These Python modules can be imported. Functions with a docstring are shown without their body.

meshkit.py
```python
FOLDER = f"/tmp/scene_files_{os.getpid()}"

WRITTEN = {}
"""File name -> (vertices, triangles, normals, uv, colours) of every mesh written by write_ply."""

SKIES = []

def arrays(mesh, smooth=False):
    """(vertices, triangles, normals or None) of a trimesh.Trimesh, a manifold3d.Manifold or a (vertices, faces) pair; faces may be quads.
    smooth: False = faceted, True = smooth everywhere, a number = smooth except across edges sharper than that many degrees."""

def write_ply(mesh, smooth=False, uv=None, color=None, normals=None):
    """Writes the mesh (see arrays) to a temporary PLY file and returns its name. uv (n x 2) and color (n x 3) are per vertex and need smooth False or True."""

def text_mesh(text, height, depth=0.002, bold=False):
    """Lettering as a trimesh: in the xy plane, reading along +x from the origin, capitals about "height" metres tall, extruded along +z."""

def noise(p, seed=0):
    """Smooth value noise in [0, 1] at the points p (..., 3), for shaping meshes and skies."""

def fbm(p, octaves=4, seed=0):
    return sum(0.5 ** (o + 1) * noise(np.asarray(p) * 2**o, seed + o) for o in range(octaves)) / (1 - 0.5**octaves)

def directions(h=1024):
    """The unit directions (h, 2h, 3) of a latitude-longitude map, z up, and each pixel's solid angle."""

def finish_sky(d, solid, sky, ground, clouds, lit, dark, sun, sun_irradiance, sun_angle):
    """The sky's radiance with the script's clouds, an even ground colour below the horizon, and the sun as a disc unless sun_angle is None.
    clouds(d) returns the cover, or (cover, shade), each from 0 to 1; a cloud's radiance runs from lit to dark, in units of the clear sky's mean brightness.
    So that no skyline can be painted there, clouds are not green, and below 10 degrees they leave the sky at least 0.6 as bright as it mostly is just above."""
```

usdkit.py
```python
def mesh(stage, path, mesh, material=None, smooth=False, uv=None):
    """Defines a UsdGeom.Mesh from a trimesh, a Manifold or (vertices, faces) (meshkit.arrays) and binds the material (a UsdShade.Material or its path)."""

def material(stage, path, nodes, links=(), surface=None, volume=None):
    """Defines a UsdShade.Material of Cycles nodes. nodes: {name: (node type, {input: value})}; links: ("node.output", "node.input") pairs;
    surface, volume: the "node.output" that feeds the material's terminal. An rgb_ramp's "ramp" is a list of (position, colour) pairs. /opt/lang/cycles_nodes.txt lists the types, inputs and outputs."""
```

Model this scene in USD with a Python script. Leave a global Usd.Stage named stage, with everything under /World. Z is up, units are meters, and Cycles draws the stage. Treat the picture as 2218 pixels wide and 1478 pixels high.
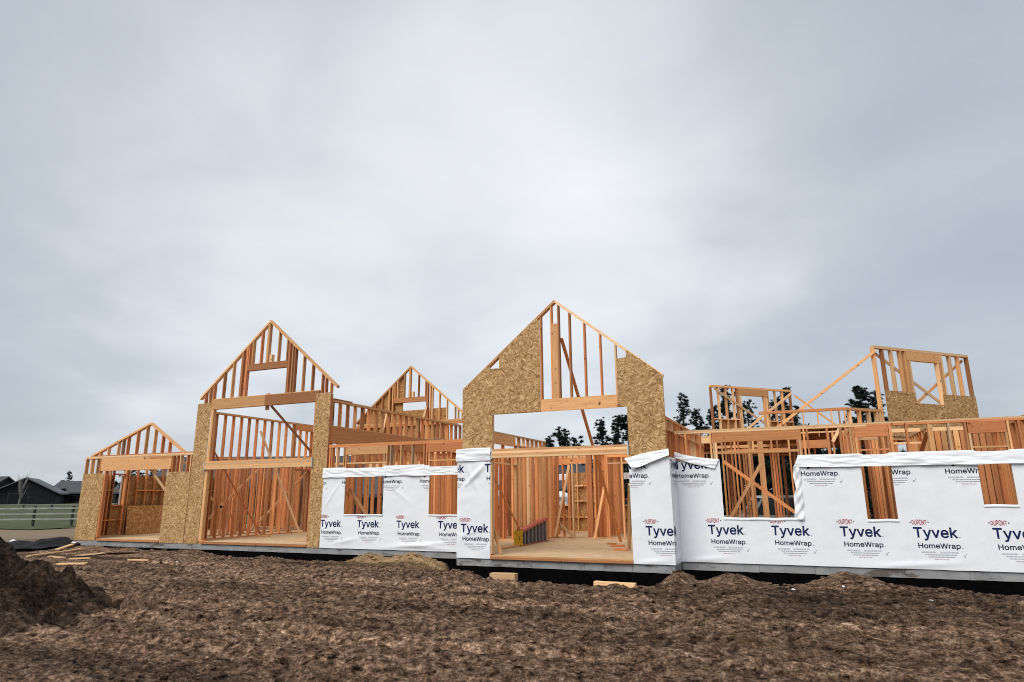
import math, random
import numpy as np, trimesh, shapely
from shapely import affinity
import usdkit, meshkit
from pxr import Usd, UsdGeom, UsdLux, UsdShade, Gf, Sdf

stage = Usd.Stage.CreateInMemory()
UsdGeom.SetStageUpAxis(stage, UsdGeom.Tokens.z)
UsdGeom.SetStageMetersPerUnit(stage, 1.0)
UsdGeom.Xform.Define(stage, '/World')
UsdGeom.Scope.Define(stage, '/World/Looks')

# ------------------------------------------------------------------ camera
EYE = 1.67
YAW, PITCH, ROLL = -0.407856, 0.233539, -0.007347
fw = np.array([math.sin(YAW) * math.cos(PITCH), math.cos(YAW) * math.cos(PITCH), math.sin(PITCH)])
rt = np.cross(fw, [0, 0, 1]); rt /= np.linalg.norm(rt); up = np.cross(rt, fw)
rt, up = rt * math.cos(ROLL) + up * math.sin(ROLL), -rt * math.sin(ROLL) + up * math.cos(ROLL)
cam = UsdGeom.Camera.Define(stage, '/World/camera')
cam.CreateHorizontalApertureAttr(36.0)
cam.CreateFocalLengthAttr(36.0 * 1399.65 / 2218)
cam.CreateFStopAttr(0.0)
EXPOSURE = 0.95
cam.CreateExposureAttr(EXPOSURE)
cam.AddTransformOp().Set(Gf.Matrix4d(*rt, 0, *up, 0, *(-fw), 0, 0, 0, EYE, 1))

# ------------------------------------------------------------------ sky and sun (overcast)
SUN = np.array([-0.16, -0.66, 0.735]); SUN /= np.linalg.norm(SUN)
ELEV, ROT = math.asin(SUN[2]), math.atan2(SUN[0], SUN[1])
SKY_STRENGTH = 0.10


def mat(name, nodes, links, surface=None, volume=None):
    return usdkit.material(stage, '/World/Looks/' + name, nodes, links, surface=surface, volume=volume)


sky_mat = mat('overcast_sky', {
    'tc': ('texture_coordinate', {}),
    'sep': ('separate_xyz', {}),
    'zc': ('math', {'math_type': 'maximum', 'value2': 0.0}),
    'za': ('math', {'math_type': 'add', 'value2': 0.22}),
    'px': ('math', {'math_type': 'divide'}), 'py': ('math', {'math_type': 'divide'}),
    'cmb': ('combine_xyz', {'z': 3.7}),
    'n1': ('noise_texture', {'scale': 0.85, 'detail': 5.0, 'roughness': 0.47, 'distortion': 0.25}),
    'n2': ('noise_texture', {'scale': 1.9, 'detail': 6.0, 'roughness': 0.5, 'distortion': 0.3}),
    'mixn': ('mix_float', {'fac': 0.50}),
    # a broad thinner patch of cloud where the hidden daylight comes through
    'dot': ('vector_math', {'math_type': 'dot_product', 'vector2': (-0.46, 0.805, 0.375)}),
    'blob': ('map_range', {'range_type': 'smoothstep', 'from_min': 0.80, 'from_max': 1.0, 'to_min': -0.07, 'to_max': 0.27}),
    'addb': ('math', {'math_type': 'add'}), 'zen': ('map_range', {'range_type': 'smoothstep', 'from_min': 0.66, 'from_max': 1.0, 'to_min': 0.0, 'to_max': 0.22}), 'addz': ('math', {'math_type': 'add'}),
    'ramp': ('rgb_ramp', {'ramp': [(0.0, (1.82, 2.06, 2.38)), (0.36, (2.42, 2.68, 3.0)), (0.56, (3.0, 3.22, 3.5)), (0.78, (4.15, 4.30, 4.5)), (1.0, (4.95, 5.02, 5.12))]}),
    'sky': ('sky_texture', {'sky_type': 'single_scattering', 'sun_disc': False, 'sun_elevation': ELEV, 'sun_rotation': ROT}),
    'mix': ('mix', {'fac': 0.94}),
    'bg': ('background_shader', {'strength': SKY_STRENGTH}),
}, [('tc.generated', 'sep.vector'), ('sep.z', 'zc.value1'), ('zc.value', 'za.value1'), ('sep.x', 'px.value1'), ('za.value', 'px.value2'),
    ('sep.y', 'py.value1'), ('za.value', 'py.value2'), ('px.value', 'cmb.x'), ('py.value', 'cmb.y'), ('cmb.vector', 'n1.vector'), ('cmb.vector', 'n2.vector'),
    ('n1.fac', 'mixn.a'), ('n2.fac', 'mixn.b'), ('tc.generated', 'dot.vector1'), ('dot.value', 'blob.value'), ('mixn.result', 'addb.value1'), ('blob.result', 'addb.value2'),
    ('sep.z', 'zen.value'), ('addb.value', 'addz.value1'), ('zen.result', 'addz.value2'), ('addz.value', 'ramp.fac'), ('sky.color', 'mix.color1'), ('ramp.color', 'mix.color2'), ('mix.color', 'bg.color')], surface='bg.background')
dome = UsdLux.DomeLight.Define(stage, '/World/sky')
UsdShade.MaterialBindingAPI.Apply(dome.GetPrim()).Bind(sky_mat)
dome.GetPrim().SetCustomDataByKey('kind', 'structure')
dome.GetPrim().SetCustomDataByKey('label', 'overcast grey sky with soft bright cloud')

sun = UsdLux.DistantLight.Define(stage, '/World/sun')
sun.CreateNormalizeAttr(True) if hasattr(sun, 'CreateNormalizeAttr') else None
sun.CreateIntensityAttr(0.40)
sun.CreateAngleAttr(40.0)
sun.CreateColorAttr(Gf.Vec3f(1.0, 0.97, 0.93))
sz = SUN; sx = np.cross([0, 1, 0], sz); sx /= np.linalg.norm(sx); sy = np.cross(sz, sx)
sun.AddTransformOp().Set(Gf.Matrix4d(*sx, 0, *sy, 0, *sz, 0, *(SUN * 50), 1))

# ------------------------------------------------------------------ materials
RNG = random.Random(7)
N = {}


def two_tone(name, dark, light, scale=8.0, rough=0.8, stretch=None, bump=0.0, detail=4.0, lo=0.35, hi=0.65, spec=0.3):
    nodes = {'g': ('geometry', {}), 'm': ('mapping', {'scale': stretch or (1, 1, 1)}), 'n': ('noise_texture', {'scale': scale, 'detail': detail, 'roughness': 0.6}),
             'r': ('rgb_ramp', {'ramp': [(0, dark), (lo, dark), (hi, light), (1, light)]}), 'p': ('principled_bsdf', {'roughness': rough, 'specular_ior_level': spec})}
    links = [('g.position', 'm.vector'), ('m.vector', 'n.vector'), ('n.fac', 'r.fac'), ('r.color', 'p.base_color')]
    if bump:
        nodes['b'] = ('bump', {'strength': bump, 'distance': 0.02}); links += [('n.fac', 'b.height'), ('b.normal', 'p.normal')]
    return mat(name, nodes, links, surface='p.BSDF')


def lumber(name, tone, axis):
    st = {'x': (1.3, 26, 26), 'y': (26, 1.3, 26), 'z': (26, 26, 1.3), 'e': (20, 20, 26)}[axis]
    d = tuple(c * f for c, f in zip(tone, (0.70, 0.62, 0.56))); l = tuple(min(.8, c * f) for c, f in zip(tone, (1.18, 1.2, 1.22)))
    nodes = {'g': ('geometry', {}), 'm': ('mapping', {'scale': st}), 'n': ('noise_texture', {'scale': 1.0, 'detail': 5.0, 'roughness': 0.65}),
             'r': ('rgb_ramp', {'ramp': [(0.22, d), (0.48, tone), (0.72, l)]}),
             'oi': ('object_info', {}), 'mr': ('map_range', {'to_min': 0.70, 'to_max': 1.24}), 'h': ('map_range', {'to_min': 0.485, 'to_max': 0.508}),
             'mu': ('hsv', {}) if False else ('vector_math', {'math_type': 'scale'}),
             'kn': ('noise_texture', {'scale': 7.0, 'detail': 1.0}), 'km': ('map_range', {'from_min': 0.71, 'from_max': 0.79}),
             'mk': ('mix', {'color2': tuple(c * .45 for c in d)}),
             'p': ('principled_bsdf', {'roughness': 0.72, 'specular_ior_level': 0.25})}
    links = [('g.position', 'm.vector'), ('m.vector', 'n.vector'), ('n.fac', 'r.fac'), ('oi.random', 'mr.value'), ('r.color', 'mu.vector1'), ('mr.result', 'mu.scale'),
             ('g.position', 'kn.vector'), ('kn.fac', 'km.value'), ('mu.vector', 'mk.color1'), ('km.result', 'mk.fac'), ('mk.color', 'p.base_color')]
    return mat(name, nodes, links, surface='p.BSDF')


TONES = {'tan': (0.63, 0.335, 0.145), 'red': (0.56, 0.212, 0.084), 'pale': (0.76, 0.475, 0.250), 'brown': (0.40, 0.172, 0.070), 'orange': (0.68, 0.290, 0.108), 'grey': (0.44, 0.290, 0.165)}
WOOD = {(t, a): lumber(f'lumber_{t}_{a}', c, a) for t, c in TONES.items() for a in 'xyze'}


def wood(axis, among=('tan', 'red', 'pale', 'brown', 'orange', 'tan', 'orange', 'grey')):
    return WOOD[RNG.choice(among), axis]


def osb(name, plane, tint=(1, 1, 1)):
    """Oriented strand board: three layers of long flakes lying at different angles in the board's plane."""
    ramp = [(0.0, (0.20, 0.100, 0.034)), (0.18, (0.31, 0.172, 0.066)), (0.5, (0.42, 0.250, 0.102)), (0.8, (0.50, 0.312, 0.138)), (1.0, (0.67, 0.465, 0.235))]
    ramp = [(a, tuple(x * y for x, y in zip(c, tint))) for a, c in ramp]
    nodes, links = {'g': ('geometry', {})}, []
    for k, ang in enumerate((0.35, 1.25, -0.65)):
        rot = {'front': (0, ang, 0), 'side': (ang, 0, 0), 'floor': (0, 0, ang)}[plane]
        sc = {'front': (8.5, 6, 34), 'side': (6, 8.5, 34), 'floor': (8.5, 34, 6)}[plane]
        nodes[f'ro{k}'] = ('mapping', {'rotation': rot})
        nodes[f'm{k}'] = ('mapping', {'scale': sc, 'location': (k * 3.1, k * 1.7, k * 2.3)})
        nodes[f'nd{k}'] = ('noise_texture', {'scale': 0.35, 'detail': 2.0})
        nodes[f'v{k}'] = ('voronoi_texture', {'scale': 1.0, 'randomness': 1.0})
        nodes[f's{k}'] = ('separate_color', {})
        links += [('g.position', f'ro{k}.vector'), (f'ro{k}.vector', f'm{k}.vector'), (f'm{k}.vector', f'v{k}.vector'), (f'v{k}.color', f's{k}.color')]
    nodes['n'] = ('noise_texture', {'scale': 11.0, 'detail': 3.0}); nodes['n2'] = ('noise_texture', {'scale': 7.0, 'detail': 3.0})
    nodes['w'] = ('math', {'math_type': 'greater_than', 'value2': 0.5}); nodes['w2'] = ('math', {'math_type': 'greater_than', 'value2': 0.54})
    nodes['mA'] = ('mix_float', {}); nodes['mB'] = ('mix_float', {})
    nodes['ra'] = ('rgb_ramp', {'ramp': ramp}); nodes['p'] = ('principled_bsdf', {'roughness': 0.75, 'specular_ior_level': 0.25})
    nodes['bu'] = ('bump', {'strength': 0.35, 'distance': 0.006})
    links += [('g.position', 'n.vector'), ('g.position', 'n2.vector'), ('n.fac', 'w.value1'), ('n2.fac', 'w2.value1'), ('w.value', 'mA.fac'), ('s0.r', 'mA.a'), ('s1.r', 'mA.b'),
              ('w2.value', 'mB.fac'), ('mA.result', 'mB.a'), ('s2.r', 'mB.b'), ('mB.result', 'ra.fac'), ('ra.color', 'p.base_color'), ('mB.result', 'bu.height'), ('bu.normal', 'p.normal')]
    for k in range(3):
        nodes.pop(f'nd{k}')
    return mat(name, nodes, links, surface='p.BSDF')


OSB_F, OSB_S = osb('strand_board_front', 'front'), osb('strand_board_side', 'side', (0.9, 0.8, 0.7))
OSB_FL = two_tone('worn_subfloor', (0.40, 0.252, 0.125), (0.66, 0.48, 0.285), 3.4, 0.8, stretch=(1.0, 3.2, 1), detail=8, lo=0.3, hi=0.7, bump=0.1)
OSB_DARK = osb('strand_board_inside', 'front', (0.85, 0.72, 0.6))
OSB_LEAN = osb('strand_board_loose', 'side', (1.15, 1.0, 0.85))
WRAP = mat('house_wrap_film', {'g': ('geometry', {}), 'n': ('noise_texture', {'scale': 2.2, 'detail': 6.0, 'roughness': 0.62}), 'r': ('rgb_ramp', {'ramp': [(0.25, (0.74, 0.77, 0.805)), (0.7, (0.81, 0.835, 0.86))]}),
                               'n2': ('noise_texture', {'scale': 28.0, 'detail': 3.0}), 'b': ('bump', {'strength': 0.18, 'distance': 0.01}),
                               'p': ('principled_bsdf', {'roughness': 0.42, 'specular_ior_level': 0.35})},
           [('g.position', 'n.vector'), ('n.fac', 'r.fac'), ('r.color', 'p.base_color'), ('g.position', 'n2.vector'), ('n2.fac', 'b.height'), ('b.normal', 'p.normal')], surface='p.BSDF')
INK_BLUE = two_tone('navy_ink', (0.008, 0.016, 0.075), (0.012, 0.022, 0.09), 9, 0.6, spec=0.15)
INK_DARK = two_tone('grey_ink', (0.018, 0.023, 0.050), (0.026, 0.032, 0.06), 9, 0.6, spec=0.15)
INK_RED = two_tone('red_ink', (0.36, 0.045, 0.06), (0.42, 0.06, 0.075), 9, 0.5)
INK_PALE = two_tone('pale_grey_ink', (0.50, 0.53, 0.56), (0.54, 0.57, 0.60), 9, 0.5)
INK_FINE = two_tone('fine_ink', (0.27, 0.28, 0.31), (0.33, 0.34, 0.37), 9, 0.5)
CONCRETE = mat('concrete', {'g': ('geometry', {}), 'n': ('noise_texture', {'scale': 2.6, 'detail': 8.0, 'roughness': 0.66}), 'r': ('rgb_ramp', {'ramp': [(0.3, (0.21, 0.213, 0.213)), (0.55, (0.29, 0.293, 0.292)), (0.75, (0.35, 0.352, 0.35))]}),
                            'm': ('mapping', {'scale': (0.55, 1, 2.2)}), 'n2': ('noise_texture', {'scale': 1.6, 'detail': 5.0, 'roughness': 0.7}), 'k': ('map_range', {'from_min': 0.56, 'from_max': 0.62}),
                            'mx': ('mix', {'color2': (0.12, 0.10, 0.085)}), 'b': ('bump', {'strength': 0.3, 'distance': 0.01}), 'p': ('principled_bsdf', {'roughness': 0.85, 'specular_ior_level': 0.2})},
               [('g.position', 'n.vector'), ('n.fac', 'r.fac'), ('g.position', 'm.vector'), ('m.vector', 'n2.vector'), ('n2.fac', 'k.value'), ('k.result', 'mx.fac'), ('r.color', 'mx.color1'), ('mx.color', 'p.base_color'), ('n.fac', 'b.height'), ('b.normal', 'p.normal')], surface='p.BSDF')
TAR = two_tone('damp_proofing', (0.0012, 0.0012, 0.0014), (0.003, 0.003, 0.0034), 6, 0.85, bump=0.2, spec=0.03)
STEEL = two_tone('galvanised_steel', (0.42, 0.44, 0.46), (0.55, 0.57, 0.59), 20, 0.4)


def dirt(name, far=False, dim=1.0):
    nodes = {'g': ('geometry', {}), 'm': ('mapping', {'rotation': (0, 0, -0.2), 'scale': (0.75, 1.15, 1.1)}),
             'n': ('noise_texture', {'scale': 11.0, 'detail': 8.0, 'roughness': 0.70}), 'r': ('rgb_ramp', {'ramp': [(k_[0], tuple(c * dim for c in k_[1])) for k_ in [(0.36, (0.013, 0.0072, 0.0045)), (0.45, (0.075, 0.0445, 0.0275)), (0.54, (0.155, 0.097, 0.063)), (0.67, (0.34, 0.23, 0.155))]]}),
             'mb': ('mapping', {'rotation': (0, 0, -0.10), 'scale': (0.10, 1.5, 1.0)}),
             'nb': ('noise_texture', {'scale': 0.75, 'detail': 5.0, 'roughness': 0.6}), 'kb': ('map_range', {'from_min': 0.36, 'from_max': 0.66, 'to_min': 0.45, 'to_max': 1.8}),
             'sc': ('vector_math', {'math_type': 'scale'}), 'n4': ('noise_texture', {'scale': 38.0, 'detail': 3.0, 'roughness': 0.6}), 'k4': ('map_range', {'from_min': 0.34, 'from_max': 0.66, 'to_min': 0.45, 'to_max': 1.6}), 'mm': ('math', {'math_type': 'multiply'}),
             'sy': ('separate_xyz', {}), 'ky': ('map_range', {'range_type': 'smoothstep', 'from_min': 14.6, 'from_max': 16.2, 'to_min': 0.0, 'to_max': 0.10}), 'ad2': ('math', {'math_type': 'add'}),
             'vd': ('vector_math', {'math_type': 'distance', 'vector2': (-10.9, 16.7, -0.2)}), 'kv': ('map_range', {'range_type': 'smoothstep', 'from_min': 2.9, 'from_max': 0.7, 'to_min': 0.0, 'to_max': 0.34}),
             'nt': ('noise_texture', {'scale': 0.8, 'detail': 5.0}), 'ad': ('math', {'math_type': 'add'}), 'kt': ('map_range', {'from_min': 0.62, 'from_max': 0.80, 'to_max': 0.65}), 'mt': ('mix', {'color2': (0.26 * dim, 0.175 * dim, 0.090 * dim)}),
             'n3': ('noise_texture', {'scale': 10.0, 'detail': 8.0, 'roughness': 0.68}), 'b': ('bump', {'strength': 1.0, 'distance': 0.09}),
             'p': ('principled_bsdf', {'roughness': 0.92, 'specular_ior_level': 0.12})}
    links = [('g.position', 'm.vector'), ('m.vector', 'n.vector'), ('n.fac', 'r.fac'), ('g.position', 'mb.vector'), ('mb.vector', 'nb.vector'), ('nb.fac', 'kb.value'), ('mt.color', 'sc.vector1'), ('g.position', 'n4.vector'), ('n4.fac', 'k4.value'), ('kb.result', 'mm.value1'), ('k4.result', 'mm.value2'), ('mm.value', 'sc.scale'),
             ('g.position', 'nt.vector'), ('g.position', 'vd.vector1'), ('vd.value', 'kv.value'), ('nt.fac', 'ad.value1'), ('kv.result', 'ad.value2'), ('g.position', 'sy.vector'), ('sy.y', 'ky.value'), ('ad.value', 'ad2.value1'), ('ky.result', 'ad2.value2'), ('ad2.value', 'kt.value'), ('kt.result', 'mt.fac'), ('r.color', 'mt.color1'), ('m.vector', 'n3.vector'), ('n3.fac', 'b.height'), ('b.normal', 'p.normal')]
    if far:   # paler dry soil away from the digging, beyond the left end of the house
        nodes['sx'] = ('separate_xyz', {}); nodes['kx'] = ('map_range', {'range_type': 'smoothstep', 'from_min': -31.0, 'from_max': -37.0, 'to_min': 0.0, 'to_max': 0.75})
        nodes['mf'] = ('mix', {'color2': (0.26, 0.205, 0.145)})
        links += [('g.position', 'sx.vector'), ('sx.x', 'kx.value'), ('kx.result', 'mf.fac'), ('sc.vector', 'mf.color1'), ('mf.color', 'p.base_color')]
    else:
        links += [('sc.vector', 'p.base_color')]
    return mat(name, nodes, links, surface='p.BSDF')


DIRT, DIRT_PILE = dirt('bare_soil', True), dirt('piled_soil', dim=0.34)
GRASS = two_tone('pasture_grass', (0.034, 0.046, 0.015), (0.070, 0.080, 0.030), 0.5, 0.9, detail=8, bump=0.4)
RAIL = two_tone('weathered_rail', (0.25, 0.25, 0.215), (0.36, 0.36, 0.31), 3, 0.85)
POST = two_tone('weathered_post', (0.03, 0.03, 0.026), (0.06, 0.056, 0.05), 5, 0.85)
DARK_WALL = two_tone('dark_siding', (0.007, 0.008, 0.010), (0.012, 0.0135, 0.0155), 1.2, 0.8, stretch=(1, 1, 6))
BLACK = two_tone('dark_opening', (0.004, 0.004, 0.005), (0.007, 0.007, 0.008), 2, 0.3)
SHINGLE = two_tone('grey_shingle', (0.10, 0.107, 0.118), (0.15, 0.157, 0.17), 3, 0.9, stretch=(1, 1, 3))
SHINGLE_D = two_tone('dark_shingle', (0.05, 0.053, 0.058), (0.08, 0.083, 0.088), 2.5, 0.9, stretch=(1, 1, 3))
BROWN_WALL = two_tone('brown_siding', (0.035, 0.029, 0.025), (0.055, 0.046, 0.04), 1.2, 0.8, stretch=(1, 1, 6))
TRIM = two_tone('grey_trim', (0.045, 0.047, 0.05), (0.07, 0.072, 0.075), 3, 0.7)
BARK = two_tone('pine_bark', (0.035, 0.028, 0.022), (0.075, 0.058, 0.045), 6, 0.95, stretch=(1, 1, .2))
BARE = two_tone('bare_twig', (0.17, 0.155, 0.14), (0.24, 0.22, 0.20), 6, 0.95)
NEEDLE = mat('pine_needles', {'g': ('geometry', {}), 'r': ('rgb_ramp', {'ramp': [(0, (0.012, 0.024, 0.015)), (0.6, (0.034, 0.056, 0.032)), (1, (0.070, 0.096, 0.050))]}), 'p': ('principled_bsdf', {'roughness': 0.8, 'specular_ior_level': 0.15})},
             [('g.random_per_island', 'r.fac'), ('r.color', 'p.base_color')], surface='p.BSDF')
WHITE_PAINT = two_tone('white_plastic', (0.72, 0.73, 0.74), (0.8, 0.81, 0.82), 3, 0.45)
GREY_PAINT = two_tone('grey_plastic', (0.30, 0.33, 0.36), (0.36, 0.39, 0.42), 2, 0.5)
SILVER = two_tone('silver_car_paint', (0.30, 0.31, 0.31), (0.36, 0.37, 0.37), 2, 0.3, spec=0.6)
MAROON = two_tone('dark_red_car_paint', (0.16, 0.025, 0.02), (0.2, 0.035, 0.03), 2, 0.3, spec=0.6)
CAR_GLASS = two_tone('tinted_glass', (0.012, 0.02, 0.028), (0.02, 0.03, 0.04), 2, 0.08, spec=0.6)
TYRE = two_tone('tyre_rubber', (0.012, 0.012, 0.012), (0.02, 0.02, 0.02), 8, 0.9)
LADDER_RED = two_tone('orange_red_fibreglass', (0.40, 0.085, 0.06), (0.56, 0.16, 0.12), 6, 0.5)
LADDER_YEL = mat('yellow_cap_plastic', {'g': ('geometry', {}), 'n': ('noise_texture', {'scale': 14.0, 'detail': 3.0}), 'k': ('map_range', {'from_min': 0.56, 'from_max': 0.62}), 'm': ('mix', {'color1': (0.62, 0.38, 0.012), 'color2': (0.10, 0.05, 0.01)}), 'p': ('principled_bsdf', {'roughness': 0.5})},
                 [('g.position', 'n.vector'), ('n.fac', 'k.value'), ('k.result', 'm.fac'), ('m.color', 'p.base_color')], surface='p.BSDF')
TARP = two_tone('black_plastic_sheet', (0.004, 0.004, 0.005), (0.008, 0.008, 0.009), 3, 0.6, spec=0.12)
PAPER = two_tone('white_scrap', (0.58, 0.58, 0.57), (0.7, 0.7, 0.69), 12, 0.7)
STONE = two_tone('pale_stone', (0.30, 0.27, 0.23), (0.42, 0.38, 0.33), 12, 0.85)

# ------------------------------------------------------------------ scene helpers
TAKEN = {}


def path_for(parent, name):
    base = (str(parent.GetPath()) if parent is not None else '/World') + '/' + name
    n = TAKEN.get(base, -1) + 1
    TAKEN[base] = n
    return base if n == 0 else f'{base}_{n:03d}'


def tag(p, label=None, cat=None, group=None, kind=None):
    for k, v in (('label', label), ('category', cat), ('group', group), ('kind', kind)):
        if v:
            p.SetCustomDataByKey(k, v)
    return p


def obj(name, mesh, m, parent=None, smooth=False):
    if isinstance(mesh, tuple):   # leave out vertices that no face uses
        v, f = np.asarray(mesh[0], float), np.asarray(mesh[1], int)
        used, inv = np.unique(f, return_inverse=True)
        mesh = (v[used], inv.reshape(f.shape))
    return usdkit.mesh(stage, path_for(parent, name), mesh, m, smooth=smooth).GetPrim()


def thing(name, label, cat, loc=(0, 0, 0), rotz=0.0, group=None):
    x = UsdGeom.Xform.Define(stage, path_for(None, name))
    x.AddTranslateOp().Set(Gf.Vec3d(*map(float, loc)))
    if rotz:
        x.AddRotateZOp().Set(math.degrees(rotz))
    return tag(x.GetPrim(), label, cat, group)


def box(x0, x1, y0, y1, z0, z1):
    v = np.array([[x, y, z] for x in (x0, x1) for y in (y0, y1) for z in (z0, z1)], float)
    f = [[0, 1, 3], [0, 3, 2], [4, 6, 7], [4, 7, 5], [0, 4, 5], [0, 5, 1], [2, 3, 7], [2, 7, 6], [0, 2, 6], [0, 6, 4], [1, 5, 7], [1, 7, 3]]
    return trimesh.Trimesh(v, f, process=False)


def cat_(ms):
    return ms[0] if len(ms) == 1 else trimesh.util.concatenate(ms)


def bar(p, q, w, t, roll=(0, 0, 1)):
    """A straight board from p to q, w across (square to roll) and t thick."""
    p, q = np.asarray(p, float), np.asarray(q, float)
    d = q - p; L = np.linalg.norm(d); d /= L
    r = np.asarray(roll, float); a = np.cross(d, r)
    if np.linalg.norm(a) < 1e-3:
        a = np.cross(d, [1, 0, 0])
    a /= np.linalg.norm(a); b = np.cross(a, d)
    m = box(0, L, -w / 2, w / 2, -t / 2, t / 2)
    m.vertices = p + m.vertices @ np.array([d, a, b])
    return m


def chip(m, r=0.004):
    return m


def tube(pts, radii, n=6):
    pts, radii = np.asarray(pts, float), np.broadcast_to(np.asarray(radii, float), len(pts))
    v, f = [], []
    for i, p in enumerate(pts):
        d = pts[min(i + 1, len(pts) - 1)] - pts[max(i - 1, 0)]; d = d / (np.linalg.norm(d) + 1e-9)
        a = np.cross(d, [0.31, 0.77, 0.55]); a /= np.linalg.norm(a); b = np.cross(d, a)
        for k in range(n):
            th = 2 * math.pi * k / n
            v.append(p + radii[i] * (math.cos(th) * a + math.sin(th) * b))
    for i in range(len(pts) - 1):
        for k in range(n):
            a0, a1 = i * n + k, i * n + (k + 1) % n
            f += [[a0, a1, a1 + n], [a0, a1 + n, a0 + n]]
    f += [[0, k + 1, k] for k in range(1, n - 1)]
    o = (len(pts) - 1) * n
    f += [[o, o + k, o + k + 1] for k in range(1, n - 1)]
    return trimesh.Trimesh(v, f, process=False)


# ------------------------------------------------------------------ the ground
LIP = np.array([(-40, -0.2), (-28, -0.16), (-24.6, -0.09), (-22.0, -0.19), (-19.1, -0.16), (-17.6, -0.28), (-15.6, -0.30), (-13.96, -0.29), (-12.7, -0.29), (-11.8, -0.15), (-11.2, -0.21), (-10.2, -0.14), (-9.2, -0.29),
                (-8.1, -0.26), (-7.3, -0.37), (-6.3, -0.41), (-5.15, -0.48), (-4.5, -0.49), (-3.5, -0.50), (-2.9, -0.27), (-2.65, -0.19), (-2.3, -0.36), (-1.6, -0.21), (-1.0, -0.33), (-0.25, -0.33),
                (0.65, -0.17), (1.3, -0.21), (2.1, -0.39), (2.9, -0.42), (3.8, -0.37), (6, -0.4), (30, -0.4)])


def wall_y(x):
    return np.where(x < -8.85, 18.1, np.where(x < -2.85, 16.5, 17.45))


def lip_y(x):
    s = lambda a, b, t: np.clip((t - a) / (b - a), 0, 1) ** 2 * (3 - 2 * np.clip((t - a) / (b - a), 0, 1))
    return 17.0 - 1.6 * s(-9.6, -8.3, x) + 0.9 * s(-3.0, -2.3, x)


def smooth01(t):
    t = np.clip(t, 0, 1)
    return t * t * (3 - 2 * t)


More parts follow.
